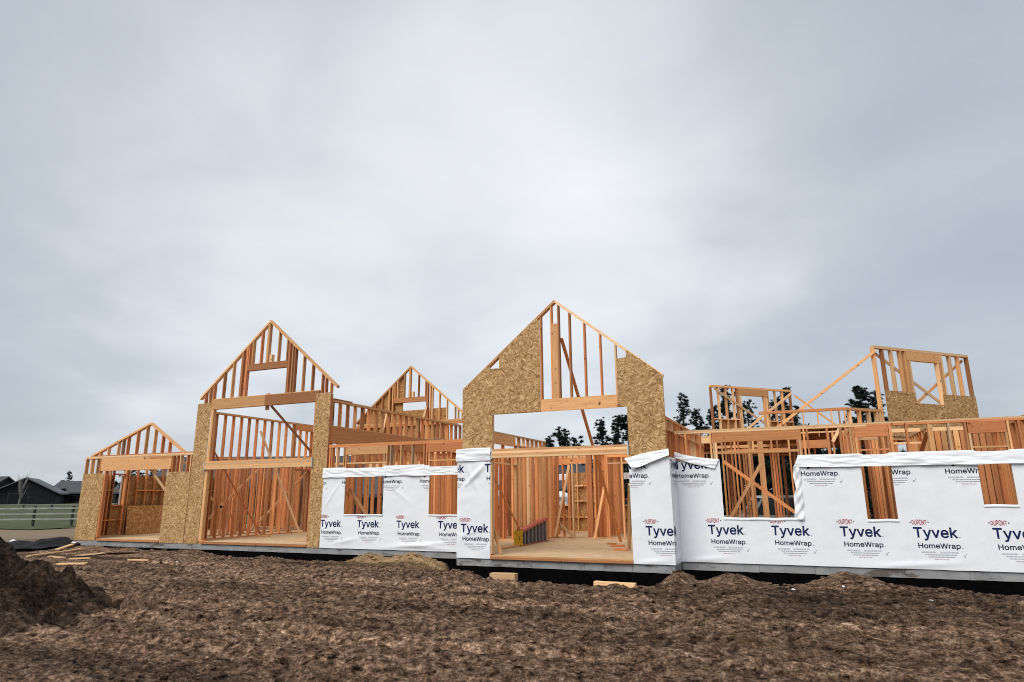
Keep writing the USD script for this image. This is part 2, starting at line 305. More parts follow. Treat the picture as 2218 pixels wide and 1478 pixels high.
def ground_z(x, y, rough=True):
    x, y = np.asarray(x, float), np.asarray(y, float)
    r = np.hypot(x, y)
    ly, lz = lip_y(x), np.interp(x, LIP[:, 0], LIP[:, 1])
    near = -0.02 - 0.17 * smooth01((y - 6.5) / 8.0)
    k = smooth01((y - (ly - 1.9)) / 1.8)
    z = near * (1 - k) + lz * k
    for hx, hy, hr, hh in ((-12.0, 16.75, 0.55, 0.16), (-10.5, 16.65, 0.8, 0.20), (-9.7, 16.2, 0.5, 0.12), (-2.65, 15.5, 0.45, 0.20), (-1.5, 16.0, 0.6, 0.16), (0.75, 16.05, 0.7, 0.18), (1.9, 15.2, 0.6, 0.12), (-15.9, 16.7, 0.5, 0.10), (-19.4, 16.9, 0.5, 0.10), (-22.6, 17.0, 0.6, 0.08), (-7.9, 15.0, 0.5, 0.12)):
        z = z + hh * np.exp(-((x - hx) / hr) ** 2 - ((y - hy) / (0.75 * hr)) ** 2)
    inside = smooth01((x + 28.6) / 1.2) * smooth01((16 - x) / 2) * smooth01((36 - y) / 1.5)
    tr = smooth01((y - ly) / 0.42) * inside
    z = z * (1 - tr) - 0.95 * tr
    out = smooth01((y - ly) / 2.0) * (1 - inside)
    z = z * (1 - out) + -0.28 * out
    z = z + np.clip((r - 45) / 115, 0, 1) * 0.62 * smooth01((-20 - x) / 30)
    z = z - 0.25 * smooth01((r - 30) / 10) * smooth01((x + 22) / 10) * (y > 30)
    if rough:
        p = np.stack([x, y, np.zeros_like(x)], -1)
        c, s_ = math.cos(0.28), math.sin(0.28)
        q = np.stack([(c * x - s_ * y) * 0.6, (s_ * x + c * y) * 1.4, np.zeros_like(x)], -1)
        fade = np.clip(1.3 - r / 60, 0.15, 1) * (1 - 0.7 * tr)
        z = z + fade * (0.12 * (meshkit.fbm(p * 0.55, 3, 3) - 0.5) * (1 - k * 0.7) + 0.07 * (np.abs(meshkit.fbm(q * 2.6, 3, 11) - 0.5) * 2 - 0.28)
                        + 0.045 * (np.abs(meshkit.noise(q * 5.5, 21) - 0.5) * 2 - 0.45) * smooth01((meshkit.noise(p * 0.9, 5) - 0.15) * 2.2) + 0.055 * (meshkit.noise(q * 11, 31) - 0.5) + 0.04 * (meshkit.noise(p * 19, 37) - 0.5))
        # ruts left by wheels and tracks, running across the site
        for a0, b0, w in ((8.9, 0.10, 0.18), (10.5, 0.11, 0.18), (6.2, 0.02, 0.20), (7.8, 0.025, 0.20), (12.6, 0.06, 0.2), (13.9, 0.06, 0.2), (7.1, -0.09, 0.16), (9.6, -0.03, 0.16), (11.4, -0.02, 0.18)):
            dd = y - (a0 + b0 * (x + 4) + 0.4 * np.sin(x * 0.35 + a0))
            tread = 0.72 + 0.28 * np.sin(x * 16 + 3 * np.sin(x * 0.7))
            z = z - fade * (1 - k) * (0.13 * np.exp(-(dd / w) ** 2) * tread - 0.07 * np.exp(-((np.abs(dd) - 1.7 * w) / (0.6 * w)) ** 2))
    return z


def spaced(lo, a, b, hi, fine, grow=1.25):
    mid = np.arange(a, b + 1e-6, fine)
    left, right = [a], [b]
    st = fine
    while left[-1] > lo:
        st = min(st * grow, 80); left.append(left[-1] - st)
    st = fine
    while right[-1] < hi:
        st = min(st * grow, 80); right.append(right[-1] + st)
    return np.concatenate([np.array(left[:0:-1]), mid, np.array(right[1:])])


gx, gy = spaced(-900, -17, 6.5, 900, 0.055, 1.10), spaced(-300, 4.0, 17.6, 1200, 0.05, 1.09)
GX, GY = np.meshgrid(gx, gy)
gv = np.stack([GX, GY, ground_z(GX, GY)], -1).reshape(-1, 3)
nx, ny = len(gx), len(gy)
i0 = (np.arange(ny - 1)[:, None] * nx + np.arange(nx - 1)[None]).ravel()
gf = np.vstack([np.stack([i0, i0 + 1, i0 + nx + 1], 1), np.stack([i0, i0 + nx + 1, i0 + nx], 1)])
tag(obj('ground', (gv, gf), DIRT, smooth=True), 'bare dark brown churned soil of the building site', kind='structure')


def patch(x0, x1, y0, y1, dx, zfun, shape=None):
    xs, ys = np.arange(x0, x1 + dx / 2, dx), np.arange(y0, y1 + dx / 2, dx)
    X, Y = np.meshgrid(xs, ys)
    v = np.stack([X, Y, zfun(X, Y)], -1).reshape(-1, 3)
    n = len(xs)
    i = (np.arange(len(ys) - 1)[:, None] * n + np.arange(n - 1)[None]).ravel()
    f = np.vstack([np.stack([i, i + 1, i + n + 1], 1), np.stack([i, i + n + 1, i + n], 1)])
    if shape is not None:
        cen = v[f].mean(1); f = f[shape(cen[:, 0], cen[:, 1])]
    return v, f


def pasture_here(x, y):
    r = np.hypot(x, y)
    edge = 52.5 + 1.2 * np.sin(np.arctan2(y, x) * 60) + 1.5 * (meshkit.noise(np.stack([x * .3, y * .3, 0 * x], -1), 8) - .5)
    return (r > edge) & (x < -28) & (y < 0.85 * -x + 36)


v_, f_ = patch(-330, -30, -40, 260, 1.5, lambda X, Y: ground_z(X, Y) + 0.03 + 0.05 * meshkit.noise(np.stack([X, Y, 0 * X], -1), 4), pasture_here)
tag(obj('pasture', (v_, f_), GRASS, smooth=True), 'short olive green pasture behind the rail fence', kind='structure')


def pile_z(X, Y):
    # a heap of dug soil at the left edge of the view, its foot trailing towards the right
    d = np.hypot((X + 12.1) / 2.9, (Y - 5.9) / 2.5)
    h = 1.10 * smooth01(1.12 - d) ** 0.9
    p = np.stack([X, Y, h], -1)
    lump = 0.45 * (np.abs(meshkit.fbm(p * 1.5, 3, 41) - 0.5) * 2 - 0.2) + 0.24 * (np.abs(meshkit.noise(p * 4.5, 43) - 0.5) * 2 - .5) + 0.11 * (meshkit.noise(p * 9, 47) - 0.5) + 0.06 * (meshkit.noise(p * 17, 49) - 0.5)
    return ground_z(X, Y) - 0.10 + h + lump * np.clip(h * 1.6, 0, 1)


v_, f_ = patch(-15.6, -8.4, 3.2, 9.2, 0.032, pile_z)
tag(obj('dirt_pile', (v_, f_), DIRT_PILE, smooth=True), 'heap of dark lumpy dug soil at the left edge of the site', 'dirt pile')

# ------------------------------------------------------------------ the house
house = thing('timber_house', 'unfinished timber-framed house with bare gables, strand board and white wrap on concrete footings', 'house')
CNT = [0]


class Wall:
    """A framed wall. s runs along it, z up, d inwards from the outer face. The part's own mesh is its plates; boards and sheets are its sub-parts."""

    def __init__(self, name, base, along, inward, axis, plates, tones=('tan', 'red', 'pale', 'brown', 'orange', 'tan', 'orange', 'grey', 'red'), depth=0.14):
        self.b, self.a, self.i, self.axis, self.depth, self.tones = np.array(base, float), np.array(along, float), np.array(inward, float), axis, depth, tones
        self.flip = np.cross([*self.a, 0], [*self.i, 0])[2] < 0
        ms = [self.prism([(s0, z0), (s1, z0), (s1, z1), (s0, z1)], 0.012, 0.012 + depth) for s0, s1, z0, z1 in plates]
        self.p = obj(name, ms[0], wood(axis, ('tan', 'pale', 'orange')), house)
        for m in ms[1:]:
            obj('plate', m, wood(axis, ('tan', 'pale', 'orange')), self.p)

    def at(self, s, d, z):
        q = self.b + s * self.a + d * self.i
        return np.array([q[0], q[1], z])

    def prism(self, pts, d0, d1):
        pts = list(pts)
        if sum(pts[i][0] * pts[(i + 1) % len(pts)][1] - pts[(i + 1) % len(pts)][0] * pts[i][1] for i in range(len(pts))) < 0:
            pts = pts[::-1]
        if not self.convex(pts):
            return self.extr(shapely.Polygon(pts), d0, d1)
        n = len(pts)
        v = [self.at(s, d0, z) for s, z in pts] + [self.at(s, d1, z) for s, z in pts]
        f = [[0, i, i + 1] for i in range(1, n - 1)] + [[n, n + i + 1, n + i] for i in range(1, n - 1)]
        f += sum([[[i, i + n, (i + 1) % n + n], [i, (i + 1) % n + n, (i + 1) % n]] for i in range(n)], [])
        f = np.array(f)
        return trimesh.Trimesh(v, f[:, ::-1] if self.flip else f, process=False)

    @staticmethod
    def convex(p):
        n = len(p)
        return all((p[(i + 1) % n][0] - p[i][0]) * (p[(i + 2) % n][1] - p[(i + 1) % n][1]) - (p[(i + 1) % n][1] - p[i][1]) * (p[(i + 2) % n][0] - p[(i + 1) % n][0]) > -1e-9 for i in range(n))

    def extr(self, poly, d0, d1):
        m = trimesh.creation.extrude_polygon(poly, d1 - d0, engine='earcut')
        v = np.array([self.at(s, d0 + h, z) for s, z, h in m.vertices])
        return trimesh.Trimesh(v, m.faces if self.flip else m.faces[:, ::-1], process=False)

    def stud(self, s, z0, z1, w=0.042, top=None, name='stud', d=None, m=None, tones=None):
        """A vertical board at s. top(s): slanted upper end."""
        d0, d1 = d or (0.014, 0.010 + self.depth)
        a, b = s - w / 2, s + w / 2
        pts = [(a, z0), (b, z0), (b, z1 if top is None else top(b)), (a, z1 if top is None else top(a))]
        return obj(name, self.prism(pts, d0, d1), m or wood('z', tones or self.tones), self.p)

    def rail(self, s0, s1, z0, z1, name='header', d=None, m=None, tones=None):
        d0, d1 = d or (0.013, 0.008 + self.depth)
        return obj(name, self.prism([(s0, z0), (s1, z0), (s1, z1), (s0, z1)], d0, d1), m or wood(self.axis, tones or self.tones), self.p)

    def slope(self, p, q, t, name='rake_plate', d=None, ends=True):
        """A sloping plate whose upper face runs from p to q."""
        d0, d1 = d or (0.005, 0.016 + self.depth)
        (s0, z0), (s1, z1) = p, q
        return obj(name, self.prism([(s0, z0 - t), (s1, z1 - t), (s1, z1), (s0, z0)], d0, d1), wood(self.axis, ('tan', 'pale')), self.p)

    def sheet(self, pts, m, d=(0.0, 0.011), name='sheathing_panel'):
        return obj(name, self.prism(pts, *d), m, self.p)


def rect(s0, s1, z0, z1):
    return [(s0, z0), (s1, z0), (s1, z1), (s0, z1)]


EX, EY = (1, 0), (0, 1)
R2 = 2 ** -0.5

# --- foundation, damp-proofing, floor
conc, tars = [], []
outline = [(-27.42, 18.115), (-8.83, 18.115), (-8.83, 16.515), (-2.915, 16.515), (-2.915, 17.465), (8.5, 17.465)]
for b_ in ((-27.42, -8.85, 18.115, 18.36, -0.19, -0.002), (-27.42, -27.17, 18.37, 27.9, -0.19, -0.002), (-8.84, -2.915, 16.515, 16.76, -0.195, -0.002), (-3.16, -2.915, 16.77, 17.45, -0.195, -0.002), (-2.905, 8.5, 17.465, 17.71, -0.19, -0.002)):
    x0, x1 = b_[0], b_[1]; q0 = x0
    while q0 < x1 - 0.01:
        q1 = min(q0 + RNG.choice((0.61, 1.22, 1.22, 1.83)), x1) if x1 - x0 > 1 else x1
        q1 = x1 if x1 - q1 < 0.3 else q1
        obj('foundation_wall', box(q0, q1 - 0.006, b_[2] + RNG.uniform(0, 0.004), b_[3], b_[4] + RNG.uniform(-0.008, 0.004), b_[5]), CONCRETE, house); q0 = q1
for b_ in ((-27.41, -8.86, 18.125, 18.35, -1.4, -0.192), (-8.83, -2.925, 16.525, 16.75, -1.4, -0.197), (-3.15, -2.925, 16.77, 17.46, -1.4, -0.197), (-2.91, 8.49, 17.475, 17.7, -1.4, -0.192)):
    obj('damp_proofing', box(*b_), TAR, house)
for x0, x1, y0, y1 in ((-27.3, -21.0, 18.13, 26.0), (-20.99, -14.7, 18.13, 28.0), (-14.69, -8.81, 18.13, 28.0), (-8.80, -2.95, 16.53, 28.0), (-2.94, 8.4, 17.48, 27.0)):
    deck = obj('floor_deck', box(x0, x1, y0 + 0.01, y1, 0.0, 0.055), WOOD['tan', 'x'], house)
    y, row = y0, 0
    while y < y1 - 0.2:
        yb = min(y + 1.22, y1)
        x = x0 - (1.22 if row % 2 else 0)
        while x < x1 - 0.05:
            a, b = max(x, x0), min(x + 2.44, x1)
            if b - a > 0.05:
                obj('floor_panel', box(a + 0.002, b - 0.002, y + 0.002, yb - 0.002, 0.058, 0.090 + RNG.uniform(-0.0012, 0.0012)), OSB_FL, deck)
            x += 2.44
        y += 1.22; row += 1
obj('sill_board', box(-7.80, -3.92, 16.44, 16.535, 0.0, 0.052), WOOD['brown', 'x'], house)
obj('sill_board', box(-7.80, -3.92, 16.45, 16.535, 0.054, 0.093), WOOD['tan', 'x'], house)
obj('sill_board', box(-20.27, -15.40, 18.06, 18.125, 0.012, 0.088), WOOD['brown', 'x'], house)
obj('sill_board', box(-25.95, -22.44, 18.06, 18.125, 0.012, 0.088), WOOD['brown', 'x'], house)

# --- left wing, front wall
lw = Wall('wall_frame', (0, 18.1), EX, EY, 'x', [(-27.32, -21.1, 3.285, 3.335), (-27.32, -26.06, 0.09, 0.13), (-22.42, -21.2, 0.09, 0.13)])
lw.rail(-27.30, -21.08, 3.24, 3.282, 'top_plate')
lw.sheet(rect(-27.33, -26.06, 0.0, 2.64), OSB_F); lw.sheet(rect(-22.44, -21.165, 0.0, 2.62), OSB_F)
lw.rail(-26.32, -22.26, 2.74, 3.236, m=WOOD['tan', 'x'])
lw.rail(-22.26 - 1.25, -22.27, 3.16, 3.236, 'packer', d=(0.004, 0.012), m=WOOD['orange', 'x'])
for s in (-27.29, -26.93, -26.58, -26.37, -22.2, -21.97, -21.79, -21.43, -21.24):
    lw.stud(s, 0.13, 3.238)
for s in (-26.03, -25.985, -22.36, -22.405):
    lw.stud(s, 0.13, 2.735, name='jack_stud')
LP, LPK = 3.34, (-23.68, 4.60)
lrk = lambda s: (3.40 + (s + 26.95) / (LPK[0] + 26.95) * (LPK[1] - 3.40) if s < LPK[0] else LPK[1] - (s - LPK[0]) / (-21.62 - LPK[0]) * (LPK[1] - 3.36)) - 0.085
lw.slope((-27.0, 3.40), LPK, 0.08); lw.slope(LPK, (-21.6, 3.36), 0.08)
for s in (-26.5, -26.04, -25.46, -25.19, -24.91, -24.38, -23.87, -23.38, -22.92, -22.51):
    lw.stud(s, LP, None, top=lrk, name='gable_stud')
lw.rail(-26.9, -21.15, 3.338, 3.372, 'gable_plate')

# --- left wing, side wall seen from inside (strand board on its outer side)
ls = Wall('side_wall_frame', (-27.30, 18.25), EY, (1, 0), 'y', [(0, 7.6, 3.24, 3.335), (0, 7.6, 0.09, 0.13)], ('orange', 'red', 'brown'))
for a, b, z0, z1 in ((0.0, 1.18, 0.1, 2.62), (1.63, 4.07, 0.1, 2.62), (4.07, 6.5, 0.1, 2.62), (1.18, 1.63, 0.1, 1.36), (6.5, 7.6, 0.1, 2.62)):
    ls.sheet(rect(a, b, z0, z1), OSB_S, d=(-0.012, 0.008))
for k in range(18):
    s = 0.1 + 0.43 * k
    if not 1.2 < s < 1.6:
        ls.stud(s, 0.13, 3.24)
for s in (1.12, 1.68, 1.73):
    ls.stud(s, 0.13, 3.24)
ls.rail(1.16, 1.66, 1.33, 1.37, 'window_sill'); ls.rail(1.16, 1.66, 2.63, 2.69, 'header')
for k in range(16):
    for z in (0.72, 1.96):
        if not (z > 1.4 and 1 < 0.12 + .43 * k < 1.9):
            ls.rail(0.125 + 0.43 * k, 0.10 + 0.43 * (k + 1), z, z + 0.042, 'blocking')
obj('wrap_edge', ls.prism(rect(1.56, 1.64, 1.36, 2.62), -0.03, -0.014), WRAP, ls.p)

# rear and cross walls of the left wing, seen between the studs
for base, sa, sb, tones in (((-22.5, 0), 20.2, 27.8, ('red', 'orange', 'brown')), ((-24.3, 0), 22.5, 27.8, ('red', 'brown'))):
    w = Wall('partition_frame', base, EY, (-1, 0), 'y', [(sa, sb, 3.24, 3.335), (sa, sb, 0.09, 0.13)], tones)
    s = sa + 0.03
    while s < sb:
        w.stud(s, 0.13, 3.238); s += 0.42
rw = Wall('rear_wall_frame', (0, 27.8), EX, (0, -1), 'x', [(-27.3, -21.1, 3.24, 3.335), (-27.3, -21.1, 0.09, 0.13)], ('red', 'orange', 'brown'))
for k in range(15):
    rw.stud(-27.2 + 0.43 * k, 0.13, 3.238)
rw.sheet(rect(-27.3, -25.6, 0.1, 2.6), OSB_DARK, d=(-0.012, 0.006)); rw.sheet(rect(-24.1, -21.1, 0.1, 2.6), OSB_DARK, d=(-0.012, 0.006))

# --- tall gable wall
PK1, EL1, ER1 = (-17.82, 8.20), (-21.08, 5.45), (-14.52, 5.45)


def rake1(s, off=0.10):
    t = (s - EL1[0]) / (PK1[0] - EL1[0]) if s < PK1[0] else (s - ER1[0]) / (PK1[0] - ER1[0])
    return EL1[1] + t * (PK1[1] - EL1[1]) - off


def gable_upper(w, hdr=True, tones=('tan', 'brown', 'red', 'tan')):
    w.slope(EL1, PK1, 0.095); w.slope(PK1, ER1, 0.095)
    for s in (-20.82, -20.60, -20.40, -19.93, -19.50, -15.66, -16.09, -15.20, -15.03, -14.80):
        w.stud(s, 5.20 if abs(s + 17.8) > 2.55 else 5.335, None, top=rake1, name='gable_stud', tones=tones)
    for s in (-19.08, -19.03, -18.86, -18.81, -16.82, -16.77, -16.62, -16.50):
        w.stud(s, 5.335, None, top=rake1, name='gable_stud', w=0.046, tones=tones)
    w.rail(-18.785, -16.845, 6.30, 6.55, tones=('tan', 'brown'))
    for s in (-18.74, -18.58, -18.18, -17.33, -16.91):
        w.stud(s, 6.552, None, top=rake1, name='cripple_stud', tones=tones)
    w.stud(-17.85, 6.552, None, top=lambda s: min(rake1(s), 8.06), w=0.10, name='ridge_post', m=WOOD['tan', 'z'])
    w.stud(-17.66, 6.552, 6.84, w=0.12, name='block', m=WOOD['pale', 'z'])


g1 = Wall('gable_wall_frame', (0, 18.1), EX, EY, 'x', [(-21.1, -20.2, 0.09, 0.13), (-15.42, -14.72, 0.09, 0.13), (-20.35, -15.3, 5.312, 5.335)])
g1.sheet(rect(-21.135, -20.43, 0.0, 5.19), OSB_F); g1.sheet(rect(-15.395, -14.76, -0.01, 5.22), OSB_F)
for s in (-20.40, -20.355, -20.31):
    g1.stud(s, 0.13, 5.19 if s < -20.38 else 4.925, name='trimmer', tones=('tan', 'pale'))
for s in (-21.1, -20.8, -15.35, -15.1, -14.79):
    g1.stud(s, 0.13, 5.18)
g1.stud(-15.42, 0.13, 4.925, name='trimmer')
g1.rail(-20.45, -17.78, 4.93, 5.31, m=WOOD['tan', 'x']); g1.rail(-17.775, -15.28, 4.93, 5.31, m=WOOD['brown', 'x'])
for k in range(4):
    g1.rail(-20.42, -15.38, 2.67 + 0.0765 * k, 2.744 + 0.0765 * k, 'glulam_lamination', d=(-0.06 + RNG.uniform(0, .003), 0.10), m=WOOD[('pale', 'tan', 'pale', 'tan')[k], 'x'])
for s in (-20.44, -15.365):
    obj('beam_hanger', g1.prism(rect(s - 0.012, s + 0.012, 2.64, 2.98), -0.065, 0.10), STEEL, g1.p)
g1.stud(-17.79, 4.78, 5.41, w=0.16, d=(0.16, 0.20), name='splice_block', m=WOOD['tan', 'z'])
gable_upper(g1)

# --- its two side walls, running back (studs of the tall left one stand against the sky)
s1 = Wall('side_wall_frame', (-20.8, 0), EY, (-1, 0), 'y', [(18.26, 24.46, 4.86, 4.94), (18.26, 24.46, 0.09, 0.13)], ('red', 'orange', 'brown', 'red'))
for s in (18.40, 18.83, 19.26, 19.68, 20.10, 20.52, 20.95, 21.40, 21.83, 22.28, 22.71, 23.19):
    s1.stud(s, 0.13, 4.86)
s1.stud(23.30, 0.13, 4.86, m=WOOD['pale', 'z']); s1.rail(23.33, 24.40, 4.62, 4.855, m=WOOD['orange', 'y'])
for s in (23.64, 24.06):
    s1.stud(s, 2.90, 4.618)
s1.stud(24.40, 0.13, 4.618); s1.stud(24.33, 0.13, 2.80, name='jack_stud'); s1.rail(23.33, 24.38, 2.80, 2.88)
s1.stud(23.36, 0.13, 2.80, name='jack_stud')
for p, q in (((18.5, 0.45), (21.45, 2.86)), ((21.1, 0.25), (23.22, 1.85)), ((18.9, 1.70), (21.0, 0.32)), ((23.4, 2.0), (24.42, 2.78))):
    obj('diagonal_brace', bar(s1.at(p[0], 0.185, p[1]), s1.at(q[0], 0.185, q[1]), 0.02, 0.10), wood('e', ('pale', 'tan')), s1.p)

s2 = Wall('side_wall_frame', (-14.75, 0), EY, (-1, 0), 'y', [(18.26, 27.9, 4.90, 4.985), (18.26, 27.9, 4.03, 4.07), (18.26, 27.9, 0.09, 0.13)], ('red', 'tan', 'orange', 'brown'))
s2.rail(18.3, 19.35, 4.988, 5.03, 'top_plate')
s2.rail(18.24, 26.6, 3.46, 4.025, 'deep_beam', d=(-0.004, 0.15), m=WOOD['orange', 'y'])
for k, s in enumerate(np.arange(18.32, 27.95, 0.435)):
    s2.stud(s, 4.072, 4.90, name='pony_stud'); s2.stud(s, 0.13, 3.455)
for s in (20.10, 20.98, 24.1, 26.2):
    s2.stud(s, 4.072, 4.90, name='pony_stud')
s2.stud(18.30, 3.30, 4.90, w=0.10, name='corner_post', m=WOOD['brown', 'z'])
s2.rail(25.3, 27.2, 4.078, 4.20, 'loose_block', d=(0.0, 0.12), m=WOOD['pale', 'y'])

# --- rear gable of the same roof, boarded on its far side
g3 = Wall('gable_wall_frame', (0, 28.0), EX, EY, 'x', [(-21.1, -14.7, 5.10, 5.19), (-21.1, -14.7, 3.26, 3.34), (-21.1, -20.2, 0.09, 0.13), (-15.4, -14.72, 0.09, 0.13)], ('tan', 'brown', 'pale'))
gable_upper(g3, tones=('tan', 'pale', 'brown'))
g3.rail(-21.0, -14.8, 5.20, 5.31, tones=('tan',))
for s in np.arange(-21.05, -14.7, 0.42):
    g3.stud(s, 3.345, 5.10)
for s in (-21.05, -20.6, -20.2, -19.4, -16.0, -15.5, -15.1, -14.76):
    g3.stud(s, 0.13, 3.26)
g3.rail(-20.2, -15.4, 2.90, 3.255)
top3 = lambda s: rake1(s, 0.03)
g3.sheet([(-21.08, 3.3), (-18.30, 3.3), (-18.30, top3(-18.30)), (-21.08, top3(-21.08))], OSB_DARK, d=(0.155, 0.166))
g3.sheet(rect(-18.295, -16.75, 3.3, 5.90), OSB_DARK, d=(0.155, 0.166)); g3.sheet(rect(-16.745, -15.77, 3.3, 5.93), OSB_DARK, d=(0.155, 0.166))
for p, q in (((-16.79, 6.02), (-17.25, 4.40)), ((-19.16, 5.78), (-19.45, 4.30))):
    obj('diagonal_brace', bar(g3.at(p[0], -0.02, p[1]), g3.at(q[0], -0.05, q[1]), 0.09, 0.03, (0, 1, 0)), WOOD['pale', 'e'], g3.p)

# --- middle front wall
mw = Wall('wall_frame', (0, 18.1), EX, EY, 'x', [(-14.72, -8.9, 3.33, 3.385), (-14.72, -8.9, 0.09, 0.13)])
mw.rail(-14.72, -8.9, 3.285, 3.327, 'top_plate')
mw.rail(-14.01, -12.31, 3.02, 3.282, m=WOOD['tan', 'x']); mw.rail(-10.80, -8.95, 3.02, 3.282, m=WOOD['red', 'x'])
mw.rail(-13.93, -12.36, 2.72, 2.76, 'spreader'); mw.rail(-10.72, -9.2, 2.73, 2.77, 'spreader')
for s in (-14.66, -14.57, -14.37, -14.07, -12.20, -11.80, -11.38, -10.93, -10.83, -9.1, -8.95):
    mw.stud(s, 0.13, 3.283)
for s in (-13.99, -12.35, -10.74, -9.58):
    mw.stud(s, 0.13, 3.015, name='jack_stud', tones=('pale', 'tan'))
for s in (-12.44,):
    mw.stud(s, 2.765, 3.015, name='cripple_stud')
mw.rail(-13.96, -12.38, 1.02, 1.06, 'window_sill'); mw.rail(-10.71, -9.6, 1.03, 1.065, 'window_sill')
for s in (-13.6, -13.2, -12.8, -10.3):
    mw.stud(s, 0.13, 1.02, name='cripple_stud')

# --- entry gable wall
ew = Wall('gable_wall_frame', (0, 16.5), EX, EY, 'x', [(-8.7, -7.80, 0.09, 0.13), (-3.92, -2.96, 0.09, 0.13), (-6.24, -4.14, 4.195, 4.21)])
PK2, EL2, ER2 = (-5.83, 7.02), (-8.70, 4.66), (-2.93, 4.66)


def rake2(s, off=0.095):
    t = (s - EL2[0]) / (PK2[0] - EL2[0]) if s < PK2[0] else (s - ER2[0]) / (PK2[0] - ER2[0])
    return EL2[1] + t * (PK2[1] - EL2[1]) - off


t2 = lambda s: rake2(s, 0.03)
ew.slope(EL2, PK2, 0.085); ew.slope(PK2, ER2, 0.085)
ew.sheet([(-8.70, 2.30), (-7.755, 2.30), (-7.755, 3.885), (-6.29, 3.885), (-6.29, t2(-6.42) - 0.02), (-6.42, t2(-6.42)), (-7.54, t2(-7.54)), (-7.54, 5.19), (-7.82, 5.19), (-7.86, t2(-7.86)), (-8.70, t2(-8.70) - 0.01)], OSB_F)
ew.sheet([(-3.895, 2.30), (-2.945, 2.30), (-2.945, t2(-2.945)), (-3.86, t2(-3.86)), (-3.86, 5.19), (-4.13, 5.15), (-4.13, 3.87), (-3.895, 3.87)], OSB_F)
for s in (-6.265, -5.945, -5.735, -5.415, -4.995, -4.56, -4.15):
    ew.stud(s, 4.21 if s > -6.24 else 3.9, None, top=rake2, name='gable_stud')
for s in (-6.7, -7.1, -7.5, -7.9, -8.3, -8.66, -3.75, -3.35, -2.98):
    ew.stud(s, 3.90 if -7.7 < s < -3.9 else 0.13, None, top=rake2)
ew.stud(-5.84, 4.21, 6.32, w=0.165, name='ridge_post', m=WOOD['tan', 'z'])
ew.rail(-7.75, -3.90, 3.885, 4.19, d=(0.018, 0.145), m=WOOD['tan', 'x']); ew.rail(-6.285, -4.135, 3.87, 4.192, d=(0.002, 0.016), m=WOOD['tan', 'x'], name='header_face')
for s in (-7.785, -3.875):
    ew.stud(s, 0.13, 3.88, name='trimmer', tones=('tan', 'pale'), d=(0.002, 0.15))
for k in range(4):
    ew.rail(-7.74, -3.935, 2.665 + 0.0602 * k, 2.723 + 0.0602 * k, 'glulam_lamination', d=(-0.05 + RNG.uniform(0, .003), 0.10), m=WOOD[('pale', 'tan', 'pale', 'tan')[k], 'x'])
for s in (-7.755, -3.92):
    obj('beam_hanger', ew.prism(rect(s - 0.018, s + 0.018, 2.64, 2.91), -0.055, 0.10), STEEL, ew.p)

# --- entry: left partition, right side wall, back partition, rear wall
ep = Wall('partition_frame', (-8.58, 0), EY, (-1, 0), 'y', [(16.66, 23.05, 3.56, 3.61), (20.1, 23.9, 3.26, 3.30), (16.66, 18.2, 0.09, 0.13), (20.2, 23.9, 0.09, 0.13)], ('orange', 'red', 'tan', 'pale', 'brown'), depth=0.115)
ep.rail(16.66, 20.1, 3.24, 3.557, 'deep_beam', m=WOOD['tan', 'y'])
for s in np.arange(20.12, 23.1, 0.41):
    ep.stud(s, 3.302, 3.557, name='pony_stud')
for s in (16.7, 17.1, 17.5, 17.9, 18.2):
    ep.stud(s, 0.13, 3.238)
for s in (20.25, 20.30, 20.66, 21.0, 21.35, 21.42, 21.78, 22.15, 22.52, 22.58, 22.95, 23.2, 23.5, 23.72):
    ep.stud(s, 0.13, 3.258, w=0.045)
ep.rail(18.2, 20.25, 2.62, 2.66, 'header', m=WOOD['pale', 'y']); ep.stud(19.2, 2.66, 3.23, name='cripple_stud'); ep.stud(20.2, 0.13, 2.62, name='jack_stud')
sr = Wall('side_wall_frame', (-2.93, 0), EY, (-1, 0), 'y', [(16.66, 23.9, 3.53, 3.59), (16.66, 23.9, 3.25, 3.29), (16.66, 23.9, 0.09, 0.13)], ('tan', 'orange', 'pale', 'red'))
for s in np.arange(16.72, 23.9, 0.41):
    sr.stud(s, 3.292, 3.53, name='pony_stud'); sr.stud(s, 0.13, 3.25)
bp = Wall('partition_frame', (0, 23.8), EX, EY, 'x', [(-8.56, -3.1, 3.24, 3.335), (-8.56, -3.1, 0.09, 0.13)], ('tan', 'orange', 'pale', 'red'))
for s in (-8.53, -8.24, -7.86, -7.28, -7.22, -6.98, -6.55, -6.49, -5.93, -5.5, -5.05, -4.6, -4.2, -3.8, -3.4, -3.13):
    bp.stud(s, 0.13, 3.238, w=0.05)
bp.stud(-7.14, 0.13, 3.238, w=0.11, name='post', m=WOOD['red', 'z'])
bp.rail(-8.24, -7.30, 2.80, 3.0, m=WOOD['orange', 'x']); bp.rail(-6.46, -3.8, 2.76, 2.80, 'spreader', m=WOOD['pale', 'x']); bp.rail(-6.46, -3.8, 3.0, 3.2, m=WOOD['orange', 'x'])
for s in (-8.1, -7.6, -6.2, -5.7):
    bp.stud(s, 3.0, 3.238, name='cripple_stud')
for base, sa, sb in (((-6.85, 0), 24.0, 27.8), ((-4.6, 0), 24.0, 27.8), ((-11.9, 0), 20.0, 24.6), ((-10.3, 0), 21.2, 27.6)):
    w = Wall('partition_frame', base, EY, (-1, 0), 'y', [(sa, sb, 3.24, 3.335), (sa, sb, 0.09, 0.13)], ('red', 'orange', 'brown'))
    for s in np.arange(sa + 0.03, sb, 0.41):
        w.stud(s, 0.13, 3.238)
